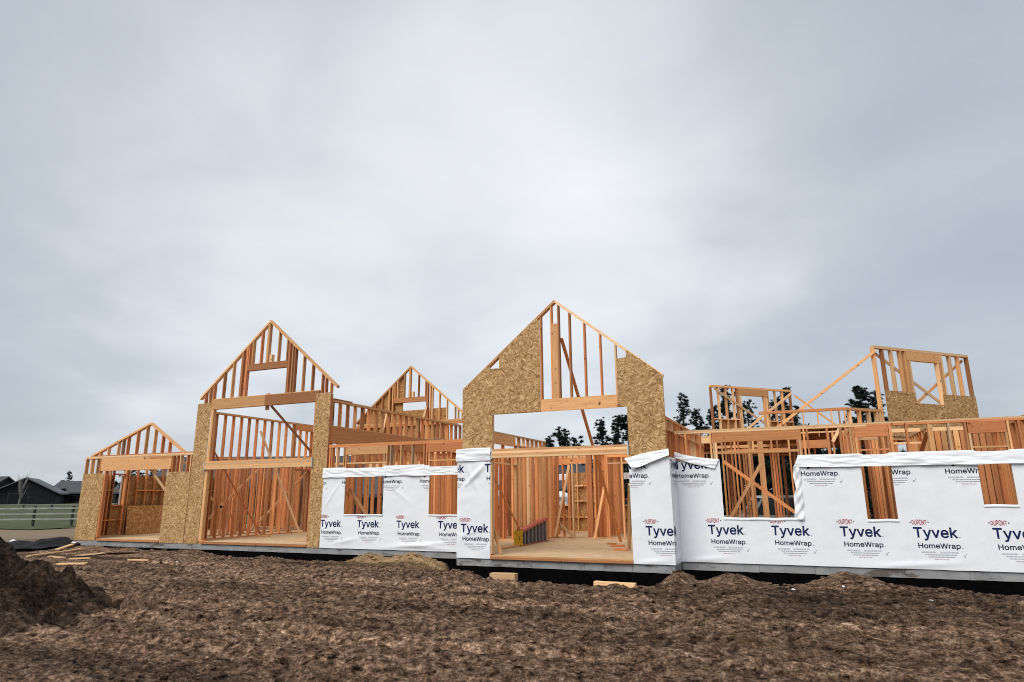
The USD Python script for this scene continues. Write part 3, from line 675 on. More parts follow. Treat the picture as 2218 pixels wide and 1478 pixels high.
rr = Wall('rear_wall_frame', (0, 28.0), EX, (0, -1), 'x', [(-14.6, -3.0, 3.24, 3.335), (-14.6, -3.0, 0.09, 0.13)], ('orange', 'red', 'tan', 'orange'))
OPEN = ((-13.6, -12.4), (-10.03, -9.36), (-7.27, -6.2))
solid = [-14.6, -13.6, -12.4, -10.03, -9.36, -7.27, -6.2, -3.0]
for a, b in zip(solid[::2], solid[1::2]):
    x = a
    while x < b - 0.01:
        c = min(x + 1.22, b); rr.sheet(rect(x, c - 0.003, 0.02, 2.60), OSB_DARK, d=(-0.012, 0.006)); x = c
for a, b in OPEN:
    rr.sheet(rect(a, b, 0.02, 1.17), OSB_DARK, d=(-0.012, 0.006)); rr.rail(a, b, 1.17, 1.22, 'window_sill'); rr.rail(a, b, 2.95, 3.235)
    obj('wrap_flap', rr.prism(rect(a - .05, b + .05, 2.29, 2.56), -0.03, -0.014), WRAP, rr.p)
for s in np.arange(-14.55, -3.0, 0.43):
    if not any(a + 0.06 < s < b - 0.06 for a, b in OPEN):
        rr.stud(s, 0.13, 3.238)
for a, b in OPEN:
    rr.stud(a - 0.03, 0.13, 3.238); rr.stud(b + 0.03, 0.13, 3.238)
for s in np.arange(-10.4, -5.8, 0.43):
    for z in (0.70, 1.38, 2.03):
        if not (z > 1.2 and any(a - 0.1 < s + 0.2 < b + 0.1 for a, b in OPEN)):
            rr.rail(s + 0.022, s + 0.408, z - 0.02, z + 0.022, 'blocking', tones=('orange', 'pale'))

mp = Wall('partition_frame', (0, 22.0), EX, EY, 'x', [(-13.2, -8.75, 3.24, 3.335), (-13.2, -8.75, 0.09, 0.13)], ('orange', 'tan', 'red'))
for s in np.arange(-13.15, -8.8, 0.36):
    mp.stud(s, 0.13, 3.238, w=0.06)
mq = Wall('partition_frame', (0, 25.2), EX, EY, 'x', [(-14.4, -8.75, 3.24, 3.335), (-14.4, -8.75, 0.09, 0.13)], ('brown', 'red'))
for s in np.arange(-14.35, -8.8, 0.30):
    mq.stud(s, 0.13, 3.238, w=0.06)
# --- right wing front wall
fr = Wall('wall_frame', (0, 17.45), EX, EY, 'x', [(-2.90, 8.4, 3.235, 3.275), (-2.80, -1.95, 0.09, 0.13), (0.1, 8.4, 0.09, 0.13)])
fr.rail(-2.90, 1.6, 3.19, 3.233, 'top_plate', m=WOOD['pale', 'x']); fr.rail(1.605, 8.4, 3.19, 3.233, 'top_plate', m=WOOD['red', 'x'])
fr.rail(-1.95, 0.16, 2.945, 3.187, m=WOOD['orange', 'x']); fr.rail(1.33, 2.03, 2.945, 3.187, m=WOOD['red', 'x']); fr.rail(3.60, 4.31, 2.94, 3.187, m=WOOD['red', 'x'])
fr.rail(-1.85, 0.08, 2.65, 2.71, 'spreader', m=WOOD['tan', 'x']); fr.rail(1.38, 2.02, 2.62, 2.66, 'spreader'); fr.rail(3.64, 4.28, 2.61, 2.65, 'spreader')
for s in (-2.86, -2.62, -2.26, -1.99, 0.22, 0.30, 0.74, 1.03, 1.15, 1.24, 1.29, 2.07, 2.41, 2.85, 3.24, 3.56, 4.35, 4.55, 4.95, 5.35):
    fr.stud(s, 0.13, 3.188)
for s in (-1.92, -1.87, 0.06, 0.11, 1.345, 2.005, 3.615, 4.295):
    fr.stud(s, 0.13, 2.942, name='jack_stud', tones=('tan', 'pale', 'brown'))
for s in (-1.41, -0.97, -0.54, -0.14):
    fr.stud(s, 2.712, 2.943, name='cripple_stud')
fr.rail(-1.86, 0.06, 0.99, 1.035, 'window_sill'); fr.rail(1.36, 1.99, 0.98, 1.02, 'window_sill'); fr.rail(3.63, 4.28, 1.31, 1.35, 'window_sill')

# right wing partitions
pb = Wall('partition_frame', (0, 21.5), EX, EY, 'x', [(-2.78, 1.4, 3.41, 3.45), (-2.78, -0.2, 0.09, 0.13)], ('tan', 'orange', 'brown', 'pale'))
pb.rail(-2.76, -2.1, 3.22, 3.405, m=WOOD['pale', 'x']); pb.rail(0.19, 0.90, 2.965, 3.20, m=WOOD['orange', 'x']); pb.rail(-1.98, -0.2, 2.86, 3.0, m=WOOD['orange', 'x'])
for s in (-2.12, -2.02, -1.85, -1.74, -1.63, -1.32, -1.26, -0.5, -0.17, 0.17, 0.93, 1.05, 1.25, 1.34):
    pb.stud(s, 0.13, 3.408, w=0.05)
pb.stud(-0.99, 0.13, 3.408, w=0.165, name='post', m=WOOD['tan', 'z'])
pd = Wall('partition_frame', (0, 24.6), EX, EY, 'x', [(-2.78, 1.2, 3.24, 3.335), (-2.78, 1.2, 0.09, 0.13)], ('red', 'brown'))
for s in (-2.7, -2.1, -1.72, -1.64, -1.55, -1.47, -0.82, -0.74, -0.66, -0.05, 0.6, 1.1):
    pd.stud(s, 0.13, 3.238, w=0.06)
for bx, sa, sb, tones in ((1.32, 18.4, 21.4, ('red', 'orange', 'brown')), (2.05, 18.2, 22.6, ('tan', 'orange', 'brown')), (3.10, 19.4, 22.8, ('tan', 'orange', 'pale')), (4.75, 17.7, 22.5, ('red', 'brown', 'orange'))):
    w = Wall('partition_frame', (bx, 0), EY, (1, 0), 'y', [(sa, sb, 3.24, 3.335), (sa, sb, 0.09, 0.13)], tones)
    for s in np.arange(sa + 0.03, sb, 0.41):
        w.stud(s, 0.13, 3.238)
pe = Wall('partition_frame', (0, 20.3), EX, EY, 'x', [(2.2, 4.7, 3.24, 3.335), (2.2, 4.7, 0.09, 0.13)], ('brown', 'tan', 'orange'))
for s in np.arange(3.35, 4.7, 0.14):
    pe.stud(s, 0.13, 3.238, w=0.12)
pe.rail(2.2, 3.1, 2.92, 2.97, 'spreader', m=WOOD['pale', 'x'])
pf = Wall('partition_frame', (0, 19.3), EX, EY, 'x', [(1.35, 2.0, 3.0, 3.08), (1.35, 2.0, 0.09, 0.13)], ('brown', 'tan', 'orange', 'red'))
for s in (1.46, 1.56, 1.70, 1.77, 1.86, 1.95):
    pf.stud(s, 0.13, 2.998, w=0.05)

# --- angled garage wing: upper floor, pony walls, two dormer walls
E_, N_ = (R2, R2), (-R2, R2)
O2, O1 = 15.27, 23.77
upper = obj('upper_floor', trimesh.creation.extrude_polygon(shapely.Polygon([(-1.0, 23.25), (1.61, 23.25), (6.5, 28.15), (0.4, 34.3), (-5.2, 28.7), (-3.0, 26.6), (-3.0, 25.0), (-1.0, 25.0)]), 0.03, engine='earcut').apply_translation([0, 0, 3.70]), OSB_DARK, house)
js = [box(x, x + 0.04, 23.4, min(29.5, 34 + x, 28 + 6), 3.45, 3.695) for x in np.arange(-0.9, 1.6, 0.41)]
for k in range(12):
    e0 = 17.6 + 0.41 * k
    js.append(bar((np.array([*E_, 0]) * e0 + np.array([*N_, 0]) * (O2 + .2) + [0, 0, 3.57]), (np.array([*E_, 0]) * e0 + np.array([*N_, 0]) * (O1 - .2) + [0, 0, 3.57]), 0.04, 0.24))
tag(obj('floor_joists', cat_(js), WOOD['brown', 'e'], upper), kind='stuff')
pw = Wall('pony_wall_frame', (0, 23.2), EX, EY, 'x', [(-1.02, 1.62, 4.24, 4.325), (-0.95, 1.62, 3.735, 3.775)], ('tan', 'brown'))
for s in (-0.82, -0.76, -0.33, 0.33, 0.77, 1.18, 1.40, 1.56):
    pw.stud(s, 3.775, 4.24)


def dormer(off, boarded_front, first):
    w = Wall('dormer_wall_frame', (N_[0] * off, N_[1] * off), E_, N_, 'e', [(19.17, 23.88, 6.40, 6.49), (19.17, 23.88, 3.735, 3.775)], ('tan', 'pale', 'brown', 'red'))
    for s in (19.19, 19.60, 20.02, 20.44, 20.66, 22.46, 22.92, 23.36, 23.85):
        w.stud(s, 3.775, 6.40, w=0.05)
    for s in (20.72, 20.83, 22.24, 22.36):
        w.stud(s, 3.775, 6.09, w=0.06, name='jack_stud', tones=('tan', 'pale'))
    w.rail(20.70, 22.42, 6.09, 6.395, m=WOOD['tan', 'e'])
    w.rail(20.86, 22.21, 4.56, 4.605, 'window_sill')
    d = (-0.002, 0.010) if boarded_front else (0.158, 0.170)
    mm = OSB_F if boarded_front else OSB_DARK
    lo = 19.40 if boarded_front else 19.75
    for a, b, z1 in ((lo, 20.86, 4.97), (20.863, 22.21, 4.58), (22.213, 23.90, 4.97)):
        w.sheet(rect(a, b, 3.45, z1), mm, d=d)
    if not boarded_front:
        for a, b in ((19.22, 20.7), (22.4, 23.86)):
            w.rail(a, b, 4.93, 4.965, 'blocking', tones=('pale',))
    dd = -0.03 if not boarded_front else 0.19
    for p, q in (((19.3, 6.33), (22.75, 4.45)), ((23.85, 6.33), (20.6, 4.30))):
        obj('diagonal_brace', bar(w.at(p[0], dd, p[1]), w.at(q[0], dd, q[1]), 0.03, 0.10), WOOD[RNG.choice(['tan', 'pale']), 'e'], w.p)
        dd += 0.035 if boarded_front else -0.035
    return w


d2 = dormer(O2, True, 0); d1 = dormer(O1, False, 1)
pv = Wall('pony_wall_frame', (N_[0] * O2, N_[1] * O2), E_, N_, 'e', [(17.56, 19.14, 4.24, 4.325), (17.56, 19.14, 3.735, 3.775)], ('pale', 'tan'))
for s in (17.75, 18.18, 18.6, 18.95, 19.08):
    pv.stud(s, 3.775, 4.24, w=0.05)
# garage walls under it
for off, e0, e1 in ((O2 + 0.05, 17.8, 25.0), (O1 - 0.1, 19.2, 24.5)):
    w = Wall('garage_wall_frame', (N_[0] * off, N_[1] * off), E_, N_, 'e', [(e0, e1, 3.34, 3.43), (e0, e1, 0.09, 0.13)], ('brown', 'red'))
    for s in np.arange(e0 + 0.03, e1, 0.62):
        w.stud(s, 0.13, 3.34)

# --- temporary braces
BR = [((-17.6, 18.27, 4.93), (-15.1, 22.2, 0.12), 'brown'), ((-20.72, 21.02, 4.37), (-19.21, 22.15, 0.12), 'pale'), ((-20.72, 18.52, 3.61), (-20.6, 21.4, 0.12), 'red'), ((-5.70, 16.67, 5.92), (-5.65, 22.10, 0.13), 'orange'),
      ((-7.80, 16.70, 2.15), (-8.45, 20.1, 0.55), 'orange'), ((-7.84, 16.75, 0.80), (-7.63, 16.78, 0.12), 'tan'), ((-3.98, 16.72, 1.9), (-4.72, 19.4, 0.13), 'pale'), ((-7.94, 23.76, 2.74), (-8.49, 23.55, 0.15), 'pale'),
      ((-8.50, 23.74, 0.72), (-7.80, 23.70, 0.12), 'pale'), ((-6.60, 23.76, 1.95), (-6.90, 23.3, 0.12), 'tan'), ((-23.75, 18.35, 2.84), (-22.35, 18.35, 1.62), 'pale'), ((-1.98, 20.2, 2.58), (-0.12, 20.3, 1.08), 'orange'),
      ((-0.93, 19.9, 2.48), (-1.9, 19.95, 0.95), 'tan'), ((1.27, 21.46, 3.53), (1.03, 21.40, 3.12), 'pale'), ((-13.98, 18.4, 1.9), (-13.3, 18.6, 0.95), 'tan'), ((-12.6, 19.8, 2.1), (-13.4, 20.0, 0.6), 'tan'),
      ((2.80, 24.36, 6.30), (-0.55, 23.94, 3.80), 'tan'), ((0.20, 33.6, 6.2), (2.3, 30.2, 3.80), 'tan'), ((-0.1, 25.5, 3.3), (1.2, 26.5, 1.6), 'brown'), ((3.0, 18.6, 3.10), (3.05, 21.9, 2.1), 'brown')]
for p, q, t in BR:
    obj('temporary_brace', bar(p, q, 0.09, 0.04, (0.2, 0.98, 0)), WOOD[t, 'e'], house)

# ------------------------------------------------------------------ house wrap and its print
GLY = {}


def glyphs(text, bold=False):
    key = text, bold
    if key not in GLY:
        m = meshkit.text_mesh(text, 1.0, 0.1, bold)
        top = (m.face_normals[:, 2] > 0.9)
        tri = m.vertices[m.faces[top]][:, :, :2]
        g = shapely.union_all([shapely.Polygon(t).buffer(0.0005) for t in tri])
        GLY[key] = g
    return GLY[key]


def fit(g, x0, z0, w, h):
    a, b, c, d = g.bounds
    return affinity.translate(affinity.scale(affinity.translate(g, -a, 0), w / (c - a), h, origin=(0, 0)), x0, z0)


def emblem_shape():
    g = fit(glyphs('DUPONT', True), -0.145, 0.0, 0.29, 0.098).buffer(0)

    def warp(xy):
        xy = np.asarray(xy).copy(); k = 1.12 - 0.36 * (np.abs(xy[:, 0]) / 0.15) ** 2
        xy[:, 1] = (xy[:, 1] - 0.049) * k; return xy
    return shapely.transform(g.segmentize(0.02), warp)


EMBLEM = emblem_shape()


def print_logo(x, z):
    """Shapes of one repeat of the wrap's print whose big word starts at x, on the row whose base is at z."""
    t = [(0, 0), (0, 0)]
    em = affinity.translate(EMBLEM, x + 0.135, z + 1.005)
    tips = shapely.union_all([shapely.Polygon([(x + 0.135 + sg * 0.19, z + 1.005), (x + 0.135 + sg * 0.172, z + 1.022), (x + 0.135 + sg * 0.160, z + 1.005), (x + 0.135 + sg * 0.172, z + 0.988)]) for sg in (-1, 1)])
    w1 = fit(glyphs('Tyvek', True), x, z + 0.682, 0.835, 0.212).union(shapely.Point(x + 0.865, z + 0.69).buffer(0.010))
    w2 = fit(glyphs('HomeWrap', True), x + 0.055, z + 0.455, 0.80, 0.102).union(shapely.Point(x + 0.885, z + 0.462).buffer(0.008))
    pale = shapely.union_all([shapely.box(x + 0.10 + 0.07 * k, z + 0.355, x + 0.10 + 0.07 * k + 0.062, z + 0.385) for k in (0, 1, 2, 3, 5, 6, 7, 8, 9)])
    r = random.Random(int(x * 100))
    fine = []
    for zz, a, b in ((0.310, 0.17, 0.76), (0.265, 0.22, 0.72)):
        u = a
        while u < b:
            l = r.uniform(0.03, 0.08); fine.append(shapely.box(x + u, z + zz, x + min(u + l, b), z + zz + 0.013)); u += l + 0.008
    fine.append(shapely.Point(x + 0.90, z + 0.30).buffer(0.022).difference(shapely.Point(x + 0.90, z + 0.30).buffer(0.014))); fine.append(shapely.box(x + 0.93, z + 0.335, x + 0.95, z + 0.35))
    made = fit(glyphs('MADE IN THE USA'), x + 0.33, z + 0.212, 0.27, 0.020)
    return [('printed_emblem', em, INK_RED), ('printed_emblem_tip', tips, INK_DARK), ('printed_name', w1, INK_BLUE), ('printed_product_name', w2, INK_DARK), ('printed_grey_text', pale, INK_PALE), ('printed_fine_text', shapely.union_all(fine), INK_FINE), ('printed_origin', made, INK_RED)]


def wrap_bulge(s, z, seed, amp, creases):
    p = np.stack([s * 1.1, z * 1.6, np.full_like(s, seed * 3.3)], -1)
    w = amp * (0.75 * (meshkit.fbm(p * 1.2, 3, seed) - 0.5) + 0.35 * (np.abs(meshkit.fbm(np.stack([s * 2 + z * 1.5, z * 3 - s * 1.2, 0 * s], -1), 2, seed + 5) - 0.5)))
    for (s0, z0, s1, z1, h, wd) in creases:
        t = np.clip(((s - s0) * (s1 - s0) + (z - z0) * (z1 - z0)) / ((s1 - s0) ** 2 + (z1 - z0) ** 2), 0, 1)
        dist = np.hypot(s - s0 - t * (s1 - s0), z - z0 - t * (z1 - z0))
        w = w + h * np.exp(-(dist / wd) ** 2) * np.sin(np.pi * np.clip(t, 0.05, 0.95))
    return 0.016 + w


class Wrap:
    def __init__(self, wall_at, s0, s1, z0, z1, openings, seed, amp=0.035, creases=(), top=None, step=0.045, name='house_wrap'):
        self.at, self.o, self.seed, self.amp, self.cr = wall_at, openings, seed, amp, creases
        ss = sorted(set(np.round(np.concatenate([np.linspace(s0, s1, max(2, int((s1 - s0) / step)))] + [[o[0], o[1]] for o in openings]), 4)))
        zs = sorted(set(np.round(np.concatenate([np.linspace(z0, z1, max(2, int((z1 - z0) / step)))] + [[o[2], o[3]] for o in openings]), 4)))
        S, Z = np.meshgrid(ss, zs)
        Z = Z + 0.006 * (meshkit.noise(np.stack([S * 3, Z * 0, Z * 0], -1), seed) - 0.5) * (Z < z0 + 0.02)
        D = wrap_bulge(S, Z, seed, amp, creases)
        v = self.place(S.ravel(), Z.ravel(), D.ravel())
        n = len(ss); i = (np.arange(len(zs) - 1)[:, None] * n + np.arange(n - 1)[None]).ravel()
        sc, zc = (S.ravel()[i] + S.ravel()[i + 1]) / 2, (Z.ravel()[i] + Z.ravel()[i + n]) / 2
        keep = np.ones(len(i), bool)
        for a, b, c, d in openings:
            keep &= ~((sc > a) & (sc < b) & (zc > c) & (zc < d))
        i = i[keep]
        f = np.vstack([np.stack([i, i + 1, i + n + 1], 1), np.stack([i, i + n + 1, i + n], 1)])
        self.p = obj(name, (v, f), WRAP, house, smooth=True)
        self.area = shapely.box(s0 + 0.005, z0 + 0.01, s1 - 0.003, z1 - 0.01)
        for a, b, c, d in openings:
            self.area = self.area.difference(shapely.box(a, c, b, d))

    def place(self, s, z, d):
        return np.array([self.at(a, -b, c) for a, b, c in zip(s, d, z)])

    def logo(self, x, z, skip=()):
        for name, g, m in print_logo(x, z):
            g = g.intersection(self.area)
            tris = []
            for poly in getattr(g, 'geoms', [g]):
                if poly.is_empty or poly.geom_type != 'Polygon' or poly.area < 2e-6:
                    continue
                vv, ff = trimesh.creation.triangulate_polygon(poly.segmentize(0.05), engine='earcut')
                tris.append((np.asarray(vv), np.asarray(ff)))
            if not tris:
                continue
            off, V, F = 0, [], []
            for vv, ff in tris:
                V.append(vv); F.append(ff + off); off += len(vv)
            V, F = np.vstack(V), np.vstack(F)
            D = wrap_bulge(V[:, 0], V[:, 1], self.seed, self.amp, self.cr) + 0.005
            obj(name, (self.place(V[:, 0], V[:, 1], D), F), m, self.p)

    def sill(self, a, b, z, lift=0.02):
        """The bright edge of film folded into an opening's foot."""
        ss = np.linspace(a - 0.01, b + 0.01, 14)
        rows = [(0.034, -0.028), (0.046, -0.004), (0.036, lift * 0.8), (-0.06, lift)]
        v = np.vstack([self.place(ss, np.full(14, z + h) + 0.006 * np.sin(ss * 9 + self.seed), np.full(14, d)) for d, h in rows])
        i = (np.arange(3)[:, None] * 14 + np.arange(13)[None]).ravel()
        obj('sill_fold', (v, np.vstack([np.stack([i, i + 1, i + 15], 1), np.stack([i, i + 15, i + 14], 1)])), WRAP, self.p, smooth=True)

    def fold(self, tops, bots, seed, name='folded_edge', thick=0.05, ends=0.0):
        """The upper edge of the film folded over and hanging: from the line tops down to the line bots (lists of (s, z))."""
        n, k = (160 if tops[-1][0] - tops[0][0] > 3 else 60), 18
        s = np.linspace(tops[0][0], tops[-1][0], n)
        zt = np.interp(s, [p[0] for p in tops], [p[1] for p in tops]); sb = np.linspace(bots[0][0], bots[-1][0], n)
        zb = np.interp(sb, [p[0] for p in bots], [p[1] for p in bots]) + 0.018 * (meshkit.noise(np.stack([sb * 2.2, 0 * sb, 0 * sb], -1), seed) - 0.5)
        t = np.linspace(0, 1, k)[:, None]
        S = s * (1 - t) + sb * t; Z = zt * (1 - t) + zb * t
        p = np.stack([S * 1.6, Z * 9, np.full_like(S, seed)], -1)
        D = 0.032 + thick * 0.7 * t ** 0.6 + 0.045 * (meshkit.fbm(p, 3, seed) - 0.5) * (0.35 + t) + 0.055 * (np.abs(meshkit.fbm(np.stack([S * 2.2 + Z * 6, Z * 10 - S, 0 * S], -1), 2, seed + 2) - .5) - .1)
        D = np.maximum(D, 0.03)
        v = self.place(S.ravel(), Z.ravel(), D.ravel())
        back = self.place(s, zt - 0.004, np.full(n, 0.012))
        v = np.vstack([back, v]); i = (np.arange(k)[:, None] * n + np.arange(n - 1)[None]).ravel()
        obj(name, (v, np.vstack([np.stack([i, i + n + 1, i + 1], 1), np.stack([i, i + n, i + n + 1], 1)])), WRAP, self.p, smooth=True)


# middle section
wm = Wrap(mw.at, -14.85, -8.87, 0.0, 2.60, [(-13.93, -12.40, 1.065, 2.60), (-10.69, -9.58, 1.07, 2.60)], 3, 0.030, [(-12.5, 0.05, -9.6, 0.28, 0.035, 0.05), (-12.0, 0.20, -9.7, 0.06, 0.03, 0.05), (-14.8, 1.2, -14.1, 2.2, 0.02, 0.04), (-12.3, 2.1, -11.3, 1.4, 0.02, 0.05), (-14.5, 0.1, -13.2, 0.35, 0.02, 0.05)])
for x in (-14.86, -13.365, -11.855, -10.345):
    wm.logo(x, 0.0)
for x in (-15.6, -14.11, -12.57, -11.09):
    wm.logo(x, 1.61)
wm.sill(-13.93, -12.40, 1.065); wm.sill(-10.69, -9.58, 1.07)
wm.fold([(-14.87, 2.60), (-14.05, 2.60), (-14.0, 2.57), (-12.45, 2.575), (-12.4, 2.62), (-10.9, 2.63), (-10.75, 2.55), (-9.55, 2.56), (-8.9, 2.56)], [(-14.87, 2.27), (-12.4, 2.29), (-8.9, 2.285)], 5, thick=0.035)
# entry, left of the opening
we = Wrap(ew.at, -8.83, -7.80, 0.0, 2.60, [], 9, 0.05, [(-8.6, 1.9, -7.9, 2.55, 0.05, 0.06), (-8.55, 2.55, -8.2, 1.75, 0.04, 0.05), (-8.7, 0.6, -8.1, 0.75, 0.015, 0.05)])
we.logo(-8.70, 0.0); we.logo(-9.46, 1.61); we.logo(-7.97, 1.61)
we.fold([(-8.87, 2.93), (-8.3, 2.96), (-7.79, 2.95)], [(-8.86, 2.58), (-8.3, 2.60), (-7.79, 2.60)], 12, 'loose_top_edge', 0.045)
# entry, right of the opening and its return
wr = Wrap(ew.at, -3.92, -2.895, 0.0, 2.56, [], 15, 0.022, [(-3.9, 0.02, -3.0, 0.10, 0.02, 0.05)])
wr.logo(-3.575, 0.0); wr.logo(-4.31, 1.61)
side_at = lambda s, d, z: np.array([-2.912 - d, s, z])
ws = Wrap(side_at, 16.482, 17.432, 0.0, 2.56, [], 19, 0.04, [(16.55, 0.2, 16.75, 2.4, 0.03, 0.06), (17.0, 0.1, 17.3, 2.5, 0.025, 0.05), (16.5, 0.05, 17.4, 0.25, 0.02, 0.05)])
ws.logo(15.845, 0.0); ws.logo(16.60, 1.61); ws.logo(15.1, 1.61)
wr.fold([(-4.02, 2.55), (-3.5, 2.67), (-2.90, 2.76)], [(-3.80, 2.26), (-3.35, 2.43), (-2.88, 2.60)], 17, 'loose_top_edge', 0.10)
# right wing
wf = Wrap(fr.at, -2.905, 8.4, 0.0, 2.50, [(-1.80, 0.03, 1.045, 2.50), (1.37, 1.985, 1.035, 2.50), (3.655, 4.27, 1.36, 2.50)], 23, 0.026, [(-2.8, 0.03, -1.7, 0.12, 0.02, 0.05), (1.2, 0.02, 3.2, 0.16, 0.025, 0.05), (4.0, 0.2, 5.2, 0.3, 0.02, 0.05)])
for x in (-2.205, -0.725, 0.765, 2.245, 3.725, 5.215):
    wf.logo(x, 0.0)
for x in (-2.955, 0.01, 1.50, 2.975, 4.46):
    wf.logo(x, 1.61)
wf.sill(-1.80, 0.03, 1.045, 0.035); wf.sill(1.37, 1.985, 1.035, 0.03); wf.sill(3.655, 4.27, 1.36, 0.03)
wf.fold([(-2.92, 2.74), (-2.72, 2.66), (-2.3, 2.57), (-1.81, 2.51)], [(-2.92, 2.58), (-2.5, 2.42), (-1.93, 2.29)], 29, 'loose_top_edge', 0.06)
wf.fold([(0.04, 2.56), (1.38, 2.555), (1.45, 2.525), (1.92, 2.525), (1.98, 2.56), (3.6, 2.565), (3.68, 2.53), (4.22, 2.53), (4.3, 2.56), (8.4, 2.56)], [(-0.08, 2.27), (1.4, 2.255), (3.66, 2.25), (8.4, 2.25)], 31, thick=0.055)
# the strip of film hanging loose beside the big window
n = 24; zz = np.linspace(1.05, 2.30, n); lft = np.interp(zz, [1.05, 1.3, 1.6, 1.75, 2.1, 2.3], [-0.19, -0.15, -0.15, -0.08, -0.12, -0.08])
lay = np.vstack([wf.place(lft + (0.045 - lft) * t + 0 * zz, zz, 0.03 + 0.03 * math.sin(t * 2.6) + 0.022 * np.sin(zz * 11 + t * 4) + 0.015 * np.sin(zz * 23 - t * 6)) for t in np.linspace(0, 1, 8)])
i = (np.arange(7)[:, None] * n + np.arange(n - 1)[None]).ravel()
obj('loose_side_flap', (lay, np.vstack([np.stack([i, i + n, i + n + 1], 1), np.stack([i, i + n + 1, i + 1], 1)])), WRAP, wf.p, smooth=True)

# ------------------------------------------------------------------ loose things in and before the house
def on_ground(x, y, r=0.25):
    a = np.linspace(0, 2 * math.pi, 9)
    return float(np.mean(ground_z(x + r * np.cos(a), y + r * np.sin(a))))


def plank(name, p, q, w, t, m, label, cat, lift=0.03, group='boards and scraps on the soil'):
    zp, zq = on_ground(*p), on_ground(*q)
    return tag(obj(name, bar((*p, zp + lift - 0.015), (*q, zq + lift - 0.015), w, t), m), label, cat, group)


def block(name, c, ang, L, W, Hh, m, label, cat, lift=0.0, z=None, group=None, tilt=0.0):
    b = trimesh.creation.box([L, W, Hh])
    b = b.slice_plane([L / 2 - .012, 0, Hh / 2], [-1, 0, -1], cap=True) if False else b
    b.apply_transform(trimesh.transformations.rotation_matrix(tilt, [0, 1, 0])); b.apply_transform(trimesh.transformations.rotation_matrix(ang, [0, 0, 1]))
    zz = (on_ground(*c) if z is None else z) + Hh / 2 + lift
    return tag(obj(name, b.apply_translation([c[0], c[1], zz]), m), label, cat, group)


block('timber_offcut', (-6.75, 15.02), 0.06, 0.64, 0.24, 0.165, WOOD['pale', 'x'], 'short thick timber offcut on the soil below the entry, the left one of two', 'lumber', lift=0.05)
block('timber_offcut', (-3.98, 14.88), -0.08, 0.95, 0.14, 0.17, WOOD['pale', 'x'], 'longer timber offcut on the soil below the wrapped right corner of the entry', 'lumber', lift=0.05)
block('timber_block', (-5.72, 21.2), 0.1, 0.30, 0.10, 0.045, WOOD['brown', 'x'], 'small wood block on the entry floor, farthest of the three by the right wall', 'wood block', z=0.095, group='wood blocks on the floors')
block('timber_block', (-5.32, 20.4), 0.05, 0.42, 0.10, 0.06, WOOD['red', 'x'], 'wood block on the entry floor, middle one of three by the right wall', 'wood block', z=0.095, group='wood blocks on the floors')
block('timber_block', (-4.86, 19.0), 0.0, 0.40, 0.12, 0.06, WOOD['red', 'x'], 'wood block on the entry floor, nearest of three by the right wall', 'wood block', z=0.095, group='wood blocks on the floors')
block('timber_block', (-20.0, 20.9), 0.3, 0.5, 0.12, 0.07, WOOD['tan', 'x'], 'wood block on the tall gable room floor below the diagonal braces', 'wood block', z=0.095, group='wood blocks on the floors')
tag(obj('floor_board', bar((-16.9, 19.2, 0.115), (-15.5, 19.25, 0.115), 0.14, 0.04), WOOD['pale', 'x']), 'loose board lying on the tall gable room floor, the nearer of two by the right pier', 'board')
tag(obj('floor_board', bar((-16.6, 20.4, 0.115), (-15.5, 20.42, 0.115), 0.12, 0.04), WOOD['tan', 'x']), 'loose board lying on the tall gable room floor, the farther of two by the right pier', 'board')
tag(obj('floor_lumber', bar((-8.35, 18.3, 0.115), (-8.3, 19.9, 0.115), 0.14, 0.04), WOOD['tan', 'y']), 'loose board lying on the entry floor left of the ladder', 'board')
# loose strand board sheet standing in the left wing
tag(obj('strand_board_sheet', bar((-26.95, 21.03, 0.095), (-27.02, 21.03, 1.32), 1.95, 0.012, (1, 0, 0.05)), OSB_LEAN), 'loose half sheet of strand board leaning on the left wing side wall', 'strand board')

# folded ladder on its side
lad = thing('step_ladder', 'folded red-railed ladder with yellow end cap lying sideways on the entry floor', 'ladder', (-8.30, 19.62, 0.094), 0.0)
dx, L = -0.02, 2.5
ALU = two_tone('dull_aluminium', (0.16, 0.15, 0.145), (0.26, 0.245, 0.235), 9, 0.5)
tz = lambda y: 0.47 + 0.33 * (y - 0.08) / (L - 0.08)     # the ladder widens towards its foot
obj('side_rail', bar((0, 0.08, tz(0.08) - 0.035), (0, L, tz(L) - 0.035), 0.20, 0.07, (0, 0, 1)), LADDER_RED, lad); obj('side_rail', box(-0.10, 0.10, 0.08, L, 0.0, 0.03), LADDER_RED, lad)
for k in range(7):
    y = 0.30 + 0.32 * k
    obj('step', box(-0.07, 0.088, y, y + 0.09, 0.032, tz(y) - 0.072), ALU, lad)
bk = box(-0.085, -0.072, 0.1, L - .05, 0.032, 1.0); bk.vertices[:, 2] = np.where(bk.vertices[:, 2] > 0.5, tz(bk.vertices[:, 1]) - 0.073, 0.032)
obj('spreader_panel', bk, two_tone('dark_ladder_back', (0.05, 0.045, 0.045), (0.08, 0.075, 0.07), 8, 0.6), lad)
cap = obj('end_cap', cat_([box(-0.115, 0.115, -0.02, 0.078, -0.002, 0.49), box(-0.135, 0.135, -0.05, -0.022, 0.03, 0.46)]), LADDER_YEL, lad)
obj('rail_cap', box(-0.105, 0.105, L + 0.002, L + 0.03, tz(L) - 0.09, tz(L) + 0.01), WOOD['pale', 'y'], lad)

